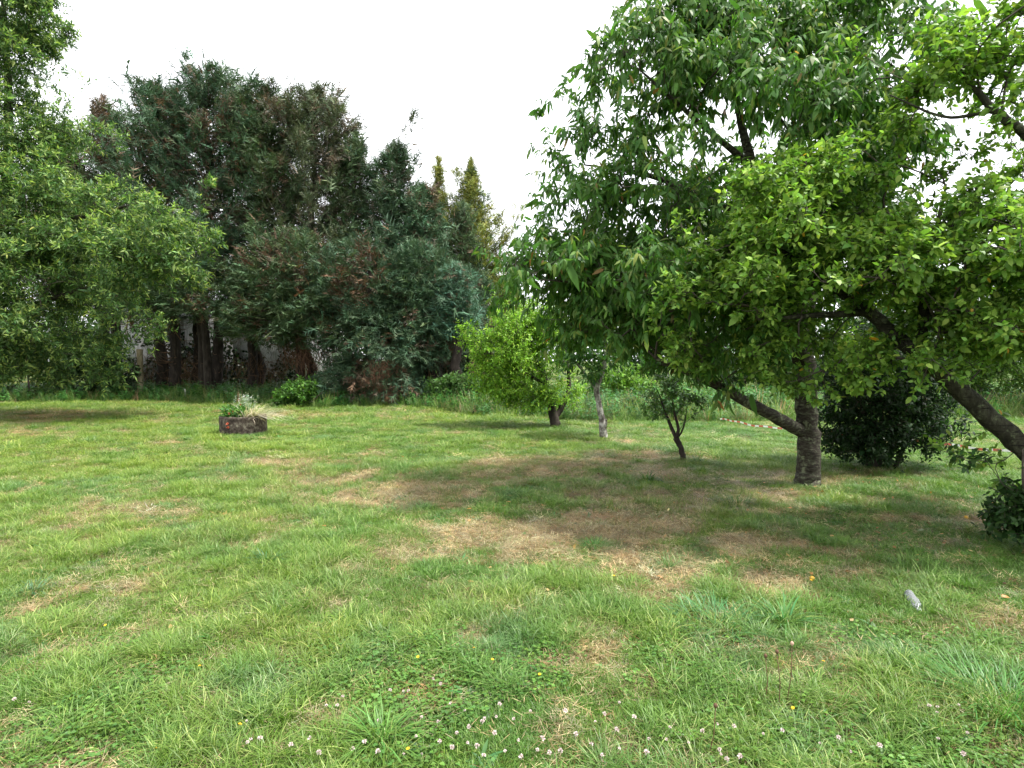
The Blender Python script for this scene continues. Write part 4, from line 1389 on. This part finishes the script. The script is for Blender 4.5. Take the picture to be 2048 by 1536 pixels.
# ---- plastic bottle
bc = ground(1816, 1206)
bt = thing("plastic_bottle", "crumpled clear plastic bottle lying in the grass", "bottle", (bc[0], bc[1], hz(bc[0], bc[1]) + .045))
prof = [(0, 0), (.022, .0), (.029, .006)]
for k in range(7):
    z = .012 + k * .018
    prof += [(.031, z), (.0330, z + .005), (.0245, z + .012)]
prof += [(.031, .142), (.032, .155), (.027, .172), (.018, .186), (.012, .193), (.0118, .203)]
M_PET = plain_mat("clear_plastic", (.66, .69, .71), .12, .6, .72)
def lathe(prof, sides, crump=0, seed=0):
    g = Geo()
    th = np.linspace(0, 2 * np.pi, sides, endpoint=False)
    vv = []
    for k, (r, z) in enumerate(prof):
        q = np.stack([np.cos(th), np.sin(th), np.full(sides, z * 18)], -1)
        w = 1 + crump * (fbm(q * 1.4, 2, seed) - .5) * 2
        vv.append(np.stack([np.cos(th) * r * w, np.sin(th) * r * w, z + 0 * th], -1))
    i = np.arange(len(prof) * sides).reshape(len(prof), sides)
    q = np.stack([i[:-1], np.roll(i, -1, 1)[:-1], np.roll(i, -1, 1)[1:], i[1:]], -1).reshape(-1, 4)
    g.add(np.concatenate(vv), [q])
    return g
bt.rotation_euler = (R(96), 0, R(-20))
bt.scale = (.95, .95, 1.05)
for nm, pr, cr, mt in (("body", prof, .22, M_PET), ("cap", [(0, .218), (.014, .218), (.0145, .204), (.0145, .203), (0, .2025)], 0, plain_mat("cap_plastic", (.7, .72, .74), .4))):
    o = bpy.data.objects.new(nm, lathe(pr, 28, cr, 3).mesh(nm, mt)); COL.objects.link(o); o.parent = bt

# ================================================================== GRASS
KIT = bpy.data.collections.new("grass_kit")


def kit(i, g):
    o = bpy.data.objects.new("kit_%02d" % i, g.mesh("clump_%02d" % i, M_GRASS, True))
    KIT.objects.link(o)


def clump(nb, rad, hlo, hhi, w, bend, lean=.35, seg=3):
    g = Geo()
    a = rng.random(nb) * 6.283
    q = np.sqrt(rng.random(nb)) * rad
    bs = np.stack([np.cos(a) * q, np.sin(a) * q, np.full(nb, -.004)], -1)
    dd = np.stack([np.cos(a) * q / rad * lean + rng.normal(0, .25, nb), np.sin(a) * q / rad * lean + rng.normal(0, .25, nb), np.ones(nb)], -1)
    c = vary((1, 1, 1), nb, .22, .10)
    dry = rng.random(nb) < .10
    c[dry] = np.array([2.1, 1.5, 2.6])
    blades(g, bs, dd, rng.uniform(hlo, hhi, nb), w * rng.uniform(.7, 1.3, nb), rng.uniform(*bend, nb), c, seg)
    return g


NK = 0
for k in range(5):   # 0-4 short lawn
    kit(NK, clump(32, .055, .028, .08, .0028, (.1, .8))); NK += 1
for k in range(3):   # 5-7 longer lawn
    kit(NK, clump(28, .05, .06, .145, .0032, (.3, 1.1), .45, 4)); NK += 1
for k in range(3):   # 8-10 flat straw
    g = Geo()
    nb = 34
    bs = np.stack([rng.normal(0, .05, nb), rng.normal(0, .05, nb), rng.uniform(.002, .03, nb)], -1)
    dd = np.stack([rng.normal(0, 1, nb), rng.normal(0, 1, nb), rng.uniform(-.1, .35, nb)], -1)
    blades(g, bs, dd, rng.uniform(.03, .09, nb), .0023, rng.uniform(0, .25, nb), vary((1, 1, 1), nb, .35, .08), 2, fall=.5)
    kit(NK, g); NK += 1
for k in range(2):   # 11-12 clover
    g = Geo()
    for q in range(12):
        c = np.array([rng.normal(0, .05), rng.normal(0, .05), rng.uniform(.015, .05)])
        cones(g, [c * np.array([.8, .8, 0])], [c], .0012, (.9, 1, .7))
        a0 = rng.random() * 6.283
        av = np.stack([[math.cos(a0 + j * 2.094), math.sin(a0 + j * 2.094), .15] for j in range(3)])
        leaves(g, np.tile(c, (3, 1)), av, np.tile(unit(np.array([rng.normal(0, .25), rng.normal(0, .25), 1])), (3, 1)), .0115, .012, vary((.9, .98, .8), 3, .15), .1)
    kit(NK, g); NK += 1
for k in range(2):   # 13-14 broad-leaved weeds
    g = Geo()
    nb = 8
    a = rng.random(nb) * 6.283
    leaves(g, np.zeros((nb, 3)), np.stack([np.cos(a), np.sin(a), rng.uniform(.3, 1.1, nb)], -1), np.stack([0 * a, 0 * a, 1 + 0 * a], -1) + rng.normal(0, .2, (nb, 3)), rng.uniform(.04, .10, nb), rng.uniform(.012, .024, nb), vary((.8, .95, 1.0), nb, .2), .35)
    kit(NK, g); NK += 1
for k in range(3):   # 15-17 tall unmown grass
    g = clump(22, .09, .25, .55, .007, (.2, .9), .4, 4)
    nb = 3
    bs = np.stack([rng.normal(0, .04, nb), rng.normal(0, .04, nb), np.zeros(nb)], -1)
    dd = np.stack([rng.normal(0, .15, nb), rng.normal(0, .15, nb), np.ones(nb)], -1)
    blades(g, bs, dd, rng.uniform(.5, .75, nb), .006, .2, np.tile([[2.2, 1.5, 2.2]], (nb, 1)), 4)
    kit(NK, g); NK += 1
for k in range(2):   # 18-19 nettle-like stems
    g = Geo()
    for q in range(6):
        c = np.array([rng.normal(0, .1), rng.normal(0, .1), 0])
        tp = c + np.array([rng.normal(0, .06), rng.normal(0, .06), rng.uniform(.3, .6)])
        cones(g, [c], [tp], .004, (.8, .8, .8))
        m = 16
        tt = rng.uniform(.2, 1, (m, 1))
        a = rng.random(m) * 6.283
        leaves(g, c + (tp - c) * tt, np.stack([np.cos(a), np.sin(a), rng.uniform(-.2, .3, m)], -1), np.tile([[0, 0, 1.]], (m, 1)) + rng.normal(0, .2, (m, 3)), rng.uniform(.05, .09, m), rng.uniform(.025, .045, m), vary((.85, 1, 1), m, .2), .3, simple=True)
    kit(NK, g); NK += 1


def scatter(name, pts, rot, scl, idx, tint):
    n = len(pts)
    me = bpy.data.meshes.new(name)
    me.vertices.add(n)
    me.vertices.foreach_set("co", pts.astype(np.float32).ravel())
    for an, ty, key, arr in (("rot", 'FLOAT_VECTOR', "vector", rot), ("scl", 'FLOAT_VECTOR', "vector", scl), ("idx", 'INT', "value", idx), ("tint", 'FLOAT_COLOR', "color", tint)):
        at_ = me.attributes.new(an, ty, 'POINT')
        if an == "tint":
            arr = np.concatenate([arr, np.ones((n, 1))], 1)
        at_.data.foreach_set(key, (arr.astype(np.int32) if an == "idx" else arr.astype(np.float32)).ravel())
    me.update()
    me.materials.append(M_GRASS)
    o = link(name, me, kind="stuff")
    t = bpy.data.node_groups.new(name + "_nodes", 'GeometryNodeTree')
    t.interface.new_socket("Geometry", in_out='INPUT', socket_type='NodeSocketGeometry')
    t.interface.new_socket("Geometry", in_out='OUTPUT', socket_type='NodeSocketGeometry')
    gi = t.nodes.new("NodeGroupInput"); go = t.nodes.new("NodeGroupOutput")
    ci = t.nodes.new("GeometryNodeCollectionInfo")
    ci.inputs["Collection"].default_value = KIT
    ci.inputs["Separate Children"].default_value = True
    ci.inputs["Reset Children"].default_value = True
    ip = t.nodes.new("GeometryNodeInstanceOnPoints")
    ip.inputs["Pick Instance"].default_value = True

    def na(nm, dt):
        a = t.nodes.new("GeometryNodeInputNamedAttribute")
        a.data_type = dt
        a.inputs["Name"].default_value = nm
        return a.outputs["Attribute"]
    e2r = t.nodes.new("FunctionNodeEulerToRotation")
    L = t.links.new
    L(na("rot", 'FLOAT_VECTOR'), e2r.inputs[0])
    L(gi.outputs[0], ip.inputs["Points"]); L(ci.outputs[0], ip.inputs["Instance"])
    L(na("idx", 'INT'), ip.inputs["Instance Index"]); L(e2r.outputs[0], ip.inputs["Rotation"])
    L(na("scl", 'FLOAT_VECTOR'), ip.inputs["Scale"])
    L(ip.outputs[0], go.inputs[0])
    md = o.modifiers.new("scatter", 'NODES')
    md.node_group = t
    return o


def band(y0, y1, dens, margin=1.0):
    A_ = .98 * (y1 ** 2 - y0 ** 2) + 2 * margin * (y1 - y0)
    n = int(A_ * dens)
    y = np.sqrt(rng.uniform(y0 ** 2, y1 ** 2, n))
    x = rng.uniform(-1, 1, n) * (.98 * y + margin)
    return x, y


# unmown bank along the back: ground distance beyond which the long grass starts, as a function of direction
_bk = np.array([(-400, 808), (0, 807), (250, 803), (420, 808), (560, 813), (640, 816), (700, 813), (850, 816), (930, 828), (1010, 835), (1100, 838), (1250, 846), (1450, 846), (1600, 842), (1900, 838), (2048, 838), (2500, 838)], float)


def bank_limit(x, y):
    px = 1024 + F * x / np.maximum(y, .1)
    py = np.interp(px, _bk[:, 0], _bk[:, 1])
    return EYE * F / (py - 720)


def make_lawn():
    X, Y, SC = [], [], []
    for (y0, y1, dens, s) in ((1.5, 3.2, 900, .95), (3.2, 5.5, 680, 1.0), (5.5, 9, 400, 1.1), (9, 15, 130, 1.5), (15, 34, 42, 2.2)):
        x, y = band(y0, y1, dens)
        X.append(x); Y.append(y); SC.append(np.full(len(x), s))
    x = np.concatenate(X); y = np.concatenate(Y); s = np.concatenate(SC)
    ok = ((x - loc[0]) ** 2 + (y - loc[1]) ** 2 > (Rp * 1.0) ** 2) & ((x - cb[0]) ** 2 + (y - cb[1]) ** 2 > .03) & (y < bank_limit(x, y) + 1.0)
    x, y, s = x[ok], y[ok], s[ok]
    n = len(x)
    FEET = [(cb[0], cb[1], .24, 70), (sb_[0], sb_[1], .10, 26), (qb[0], qb[1], .08, 22), (lb_[0], lb_[1], .15, 30), (loc[0], loc[1], Rp * 1.06, 130), (bc[0] - .03, bc[1] - .12, .10, 20)]
    nf = 0
    for (fx, fy, fr, fn) in FEET:
        a_ = rng.random(fn) * 6.283; q_ = fr * (1 + np.abs(rng.normal(0, .22, fn)))
        x = np.append(x, fx + np.cos(a_) * q_); y = np.append(y, fy + np.sin(a_) * q_); s = np.append(s, np.full(fn, .9)); nf += fn
    n = len(x)
    d = dryness(x, y)
    tall = fbm(P3(x * .8, y * .8), 3, 55)
    tus = fbm(P3(x * 3.2, y * 3.2), 2, 57)
    u = rng.random(n)
    idx = rng.integers(0, 5, n)
    long_ = (tus + .5 * (tall - .5) - .25 * d > .535) & (u < .8)
    idx[long_] = rng.integers(5, 8, long_.sum())
    idx[-nf:] = rng.integers(5, 8, nf)
    straw = (rng.random(n) < np.clip(d * 1.2 - .06, .07, .82))
    idx[straw] = rng.integers(8, 11, straw.sum())
    straw[-nf:] &= rng.random(nf) < .3
    px = 1024 + F * x / y; py = 720 + F * EYE / y
    cl = fbm(P3(x * 2.2, y * 2.2), 3, 66)
    clov = (py > 1290) & (cl + np.where((px > 550) & (px < 1500), .08, -.04) > .55) & (rng.random(n) < .30)
    idx[clov] = rng.integers(11, 13, clov.sum())
    weed = rng.random(n) < .010
    idx[weed] = rng.integers(13, 15, weed.sum())
    # tint: several greens that come and go over the lawn
    lime, mid, deep, blue = np.array([.182, .264, .040]), np.array([.116, .226, .038]), np.array([.072, .180, .038]), np.array([.095, .205, .078])
    a = np.clip((fbm(P3(x * .55, y * .55), 3, 71) - .36) / .28, 0, 1)[:, None]
    left = np.clip(.55 - x / (y + 1) * .8, 0, 1)[:, None]
    w_l = np.clip(a * .6 + left * .65 - .15, 0, 1)
    c = lime * w_l + mid * (1 - w_l)
    b2 = np.clip((fbm(P3(x * 1.9, y * 1.9), 3, 73) - .56) / .1, 0, 1)[:, None]
    c = c * (1 - b2 * .45) + deep * b2 * .45
    b3 = np.clip((fbm(P3(x * 2.6, y * 2.6), 2, 75) - .68) / .06, 0, 1)[:, None]
    c = c * (1 - b3 * .5) + blue * b3 * .5
    yel = np.clip(d * .9, 0, .8)[:, None] * rng.random((n, 1))
    c = c * (1 - yel) + np.array([.25, .235, .09]) * yel
    st = vary((.50, .40, .235), n, .3, .1)
    br = vary((.26, .17, .085), n, .3, .1)
    kk = rng.random(n) < .38
    st[kk] = br[kk]
    c[straw] = st[straw]
    c[clov] = vary((.10, .20, .038), n, .15, .1)[clov]
    c[weed] = vary((.075, .165, .045), n, .2, .1)[weed]
    c *= np.exp(rng.normal(0, .14, (n, 1)))
    hgt = s * (.75 + .5 * rng.random(n)) * np.clip(.80 + .8 * (tall - .35), .65, 1.45)
    hgt = np.where(straw, s * .9, hgt) * np.where(s > 1.3, .72, 1)
    wid = s * rng.uniform(.85, 1.2, n)
    rot = np.stack([rng.normal(0, .10, n), rng.normal(0, .10, n), rng.uniform(0, 6.283, n)], -1)
    pts = np.stack([x, y, H(x, y)], -1)
    return scatter("lawn_grass", pts, rot, np.stack([wid, wid, hgt], -1), idx, c)


make_lawn()


def make_bank():
    x, y = band(11.5, 27, 32, 2)
    lim = bank_limit(x, y)
    e = y - lim + 1.2 * (fbm(P3(x * .8, y * .8), 3, 91) - .5)
    k = (e > 0) & (e < 9)
    x, y, e = x[k], y[k], e[k]
    n = len(x)
    px = 1024 + F * x / y
    idx = rng.integers(15, 18, n)
    nett = rng.random(n) < np.where(px < 900, .62, .38) * np.clip(.4 + e * .3, 0, 1)
    idx[nett] = rng.integers(18, 20, nett.sum())
    w = fbm(P3(x * .7, y * .7), 3, 93)[:, None]
    c = np.array([.105, .175, .042]) * w * 1.6 + np.array([.068, .14, .03]) * (1 - w)
    c[nett] = vary((.065, .175, .035), n, .25, .1)[nett]
    dr = (~nett) & (rng.random(n) < .12)
    c[dr] = (.26, .20, .10)
    c *= np.exp(rng.normal(0, .2, (n, 1)))
    s = rng.uniform(.8, 1.5, n) * np.clip(.65 + e * .3, .55, 1.0)
    s = s * np.where(px < 900, .9, 1.0)
    rot = np.stack([rng.normal(0, .12, n), rng.normal(0, .12, n), rng.uniform(0, 6.283, n)], -1)
    return scatter("tall_grass", np.stack([x, y, H(x, y)], -1), rot, np.stack([s * 1.2, s * 1.2, s], -1), idx, c)


make_bank()

# ---- single tussocks and weeds that stand out
TUS = [
    ("large blue green grass tussock with drooping blades left of the bottle", 1430, 1262, 420, .22, .17, (.075, .19, .062)),
    ("dark broad bladed grass tuft alone in the middle of the left lawn", 535, 1128, 60, .05, .19, (.05, .13, .035)),
    ("blue grey grass tuft near the left edge", 60, 1182, 130, .10, .13, (.08, .18, .085)),
    ("bright tall tussock at the lower right edge", 2000, 1430, 420, .20, .22, (.075, .19, .04)),
    ("arching green tussock among the clover at the bottom", 760, 1500, 110, .05, .20, (.10, .21, .04)),
    ("small upright green tuft on the straw patch by the cherry shadow", 1185, 1098, 110, .07, .14, (.07, .17, .035)),
    ("long bladed tuft near the bare brown soil spot", 1565, 1262, 70, .06, .24, (.07, .17, .045)),
    ("thin dark tuft standing by the young fruit tree", 1395, 925, 60, .06, .20, (.05, .14, .03)),
    ("green tuft on the shaded straw in front of the young fruit tree", 1295, 962, 60, .07, .20, (.05, .14, .03)),
    ("wide green tuft left of the straw patch", 1470, 1010, 150, .18, .18, (.055, .15, .03)),
]
for (lb, px, py, nb, rad, hh, colr) in TUS:
    c0 = ground(px, py)
    c0[2] = hz(c0[0], c0[1])
    a = rng.random(nb) * 6.283; q = np.sqrt(rng.random(nb)) * rad
    bs = c0 + np.stack([np.cos(a) * q, np.sin(a) * q, 0 * a], -1)
    dd = np.stack([np.cos(a) * q / rad * .7 + rng.normal(0, .22, nb), np.sin(a) * q / rad * .7 + rng.normal(0, .22, nb), np.ones(nb)], -1)
    g = Geo()
    blades(g, bs - c0, dd, hh * rng.uniform(.55, 1.1, nb), .0055 if nb > 70 else .010, rng.uniform(.3, 1.2, nb), vary(colr, nb, .2, .1), 5)
    o = link("grass_tussock", g.mesh("grass_tussock", M_HERB))
    o.location = tuple(c0)
    tag(o, lb, "grass tussock", "grass tussocks standing out of the lawn")

# ---- clover heads, yellow flowers, seed stalks, fallen plums
M_CLOV = plain_mat("clover_white", (.60, .50, .47), .7)
M_CLOVB = plain_mat("clover_faded", (.42, .27, .2), .8)
M_YEL = plain_mat("yellow_petal", (.75, .45, .02), .5)
M_STEM = plain_mat("flower_stem", (.09, .17, .04), .6)
M_SEED = plain_mat("seed_head", (.10, .055, .03), .8)


def head_mesh(kind):
    g = Geo()
    if kind == 'clover':
        n = 34
        d = unit(rdir(n) + np.array([0, 0, .35]))
        leaves(g, d * .002, d, rdir(n), .0105, .0055, np.ones((n, 3)), .1)
        return g.mesh("flower_head", M_CLOV)
    n = 16
    a = np.arange(n) * 6.283 / n
    leaves(g, np.zeros((n, 3)), np.stack([np.cos(a), np.sin(a), .25 + 0 * a], -1), np.tile([[0, 0, 1.]], (n, 1)), .014, .006, np.ones((n, 3)), .1)
    leaves(g, np.zeros((8, 3)) + [0, 0, .002], np.stack([np.cos(a[:8] * 2), np.sin(a[:8] * 2), .9 + 0 * a[:8]], -1), np.tile([[0, 0.1, 1.]], (8, 1)), .008, .005, np.ones((8, 3)), .1)
    return g.mesh("flower_head", M_YEL)


CLH = [head_mesh('clover') for _ in range(4)]
YLH = [head_mesh('yellow') for _ in range(2)]
gs = Geo(); cones(gs, [[0, 0, 0]], [[0, 0, -.09]], .0012); STEM = gs.mesh("stem", M_STEM)
CL = [(687, 1408), (672, 1425), (655, 1425), (780, 1400), (815, 1395), (810, 1406), (868, 1380), (880, 1381), (757, 1462), (845, 1458), (875, 1458), (832, 1485), (708, 1510), (730, 1505), (807, 1520), (842, 1526),
      (930, 1440), (968, 1465), (966, 1470), (990, 1458), (987, 1482), (935, 1474), (914, 1485), (937, 1500), (880, 1505), (902, 1515), (955, 1510), (1035, 1507), (1008, 1516), (1042, 1525), (1076, 1526), (1083, 1497), (1100, 1530), (970, 1525), (756, 1524),
      (1467, 1465), (1525, 1492), (1432, 1465), (1405, 1475), (1436, 1520), (1440, 1528), (1455, 1532), (1480, 1534), (1566, 1474), (1857, 1425), (1875, 1430), (1875, 1442), (1914, 1428), (1678, 1488), (1877, 1492), (1932, 1483), (1926, 1520),
      (28, 1395), (57, 1402), (492, 1462), (498, 1494), (503, 1502), (522, 1494), (1240, 1420), (1210, 1440), (1270, 1450), (1190, 1465), (1300, 1490), (1180, 1500), (1240, 1515), (1330, 1500), (1340, 1470), (1130, 1440), (1150, 1480), (1230, 1475),
      (1290, 1528), (1375, 1510), (1205, 1530), (620, 1490), (640, 1520), (580, 1515), (1000, 1430), (900, 1425), (1030, 1465), (1120, 1510), (1060, 1440), (1700, 1520), (1640, 1500), (1760, 1510)]
CLAB = {(28, 1395): "outermost white clover flower of the lone pair at the far left edge", (57, 1402): "inner white clover flower of the lone pair at the far left edge",
        (1678, 1488): "white clover flower alone right of the brown seed stalks", (1857, 1425): "upper left white clover flower of the group before the lower right tussock",
        (1914, 1428): "rightmost upper white clover flower beside the lower right tussock", (620, 1490): "white clover flower left of the arching tussock",
        (1932, 1483): "white clover flower lowest before the lower right tussock", (492, 1462): "topmost white clover flower of the small cluster left of the clover patch"}
for k, (px, py) in enumerate(CL):
    c = ground(px + rng.uniform(-3, 3), py + 28)
    z = hz(c[0], c[1]) + rng.uniform(.055, .085)
    t = thing("clover_flower", CLAB.get((px, py), "small round white clover flower on a thin stem in the foreground grass"), "flower", (c[0], c[1], z), "white clover flowers in the foreground grass")
    s = rng.uniform(.45, 1.0)
    t.rotation_euler = (rng.normal(0, .25), rng.normal(0, .25), rng.uniform(0, 6))
    for nm, me in (("flower_head", CLH[k % 4]), ("stem", STEM)):
        o = bpy.data.objects.new(nm, me); COL.objects.link(o); o.parent = t
        if nm == "flower_head":
            o.scale = (s, s, s * .9)
YL = [(948, 1322), (985, 1345), (836, 1340), (1079, 1376), (816, 1526), (1646, 1350), (1585, 1443), (211, 1254), (400, 1350), (481, 1474), (313, 1520), (1622, 1168), (1228, 1162)]
YLAB = ["topmost left one above the clover patch", "right of the top middle one, above the clover", "left of the pair above the clover", "above the right part of the clover patch", "lowest among the clover heads",
        "above the brown seed stalks", "right of the seed stalks", "highest of those on the left lawn", "on the left lawn below the highest one", "beside the leftmost clover heads", "at the lower left corner",
        "in the shaded straw below the trunk", "on the straw left of the shaded one"]
for k, (px, py) in enumerate(YL):
    c = ground(px, py + 12)
    z = hz(c[0], c[1]) + .06
    t = thing("yellow_flower", "small yellow flower in the grass " + YLAB[k], "flower", (c[0], c[1], z), "yellow flowers in the foreground grass")
    t.scale = (.6, .6, .6)
    t.rotation_euler = (rng.normal(.3, .2), rng.normal(0, .25), rng.uniform(0, 6))
    for nm, me in (("flower_head", YLH[k % 2]), ("stem", STEM)):
        o = bpy.data.objects.new(nm, me); COL.objects.link(o); o.parent = t
for (px, py, h_, lb) in [(1557, 1438, .27, "short brown plantain seed stalk"), (1572, 1425, .28, "tall brown seed stalk with a pale round head"), (1530, 1424, .22, "thin reddish seed stalk left of the taller stalks"), (1414, 1536, .22, "brown seed stalk at the bottom right of the clover")]:
    c = ground(px, py); c[2] = hz(c[0], c[1])
    t = thing("seed_stalk", lb + " in the foreground", "weed", c)
    tp = c + np.array([rng.normal(0.01, .02), 0, h_])
    g = Geo(); tube(g, np.array([c, (c + tp) / 2 + [.01, 0, 0], tp]), [.0022, .002, .0015], 5)
    link("stem", g.mesh("stem", M_SEED), t)
    g = Geo(); tube(g, tp + np.array([[0, 0, -.004], [0, 0, .004], [0, 0, .012], [0, 0, .018]]), [.002, .008, .008, .002], 8, wob=.2)
    link("seed_head", g.mesh("seed_head", M_CLOVB if "pale" in lb else M_SEED), t)
M_PLUM = plain_mat("yellow_plum", (.55, .33, .04), .4)
for (px, py, lb) in [(1932, 1044, "yellow fallen plum on the shaded grass at the far right"), (1624, 1166, "yellow fallen plum in the shaded grass below the banded trunk"), (1540, 1250, "yellow fallen plum left of the bottle")]:
    c = ground(px, py); z = hz(c[0], c[1]) + .03
    g = Geo()
    a = np.linspace(0, np.pi, 9)
    tube(g, np.stack([0 * a, 0 * a, -.019 * np.cos(a)], -1), .018 * np.sin(a) + .0005, 12, wob=.04)
    o = link("fallen_plum", g.mesh("fallen_plum", M_PLUM)); o.location = (c[0], c[1], z)
    tag(o, lb, "plum", "fallen plums")

# ---- fallen leaves and bits lying in the worn grass under the fruit trees
n = 900
x = rng.normal(2.6, 2.0, n); y = rng.normal(6.2, 1.6, n)
k = (y > 2.2)
x, y = x[k], y[k]
n = len(x)
g = Geo()
p = np.stack([x, y, H(x, y) + rng.uniform(.012, .035, n)], -1)
leaves(g, p, rng.normal(0, 1, (n, 3)) * np.array([1, 1, .2]), np.array([0, 0, 1.]) + rng.normal(0, .3, (n, 3)), rng.uniform(.03, .065, n), rng.uniform(.015, .03, n), vary((.24, .15, .06), n, .45, .25), rng.uniform(-.3, .4, n), simple='mid')
lit = link("leaf_litter", g.mesh("leaf_litter", M_HERB), kind="stuff")
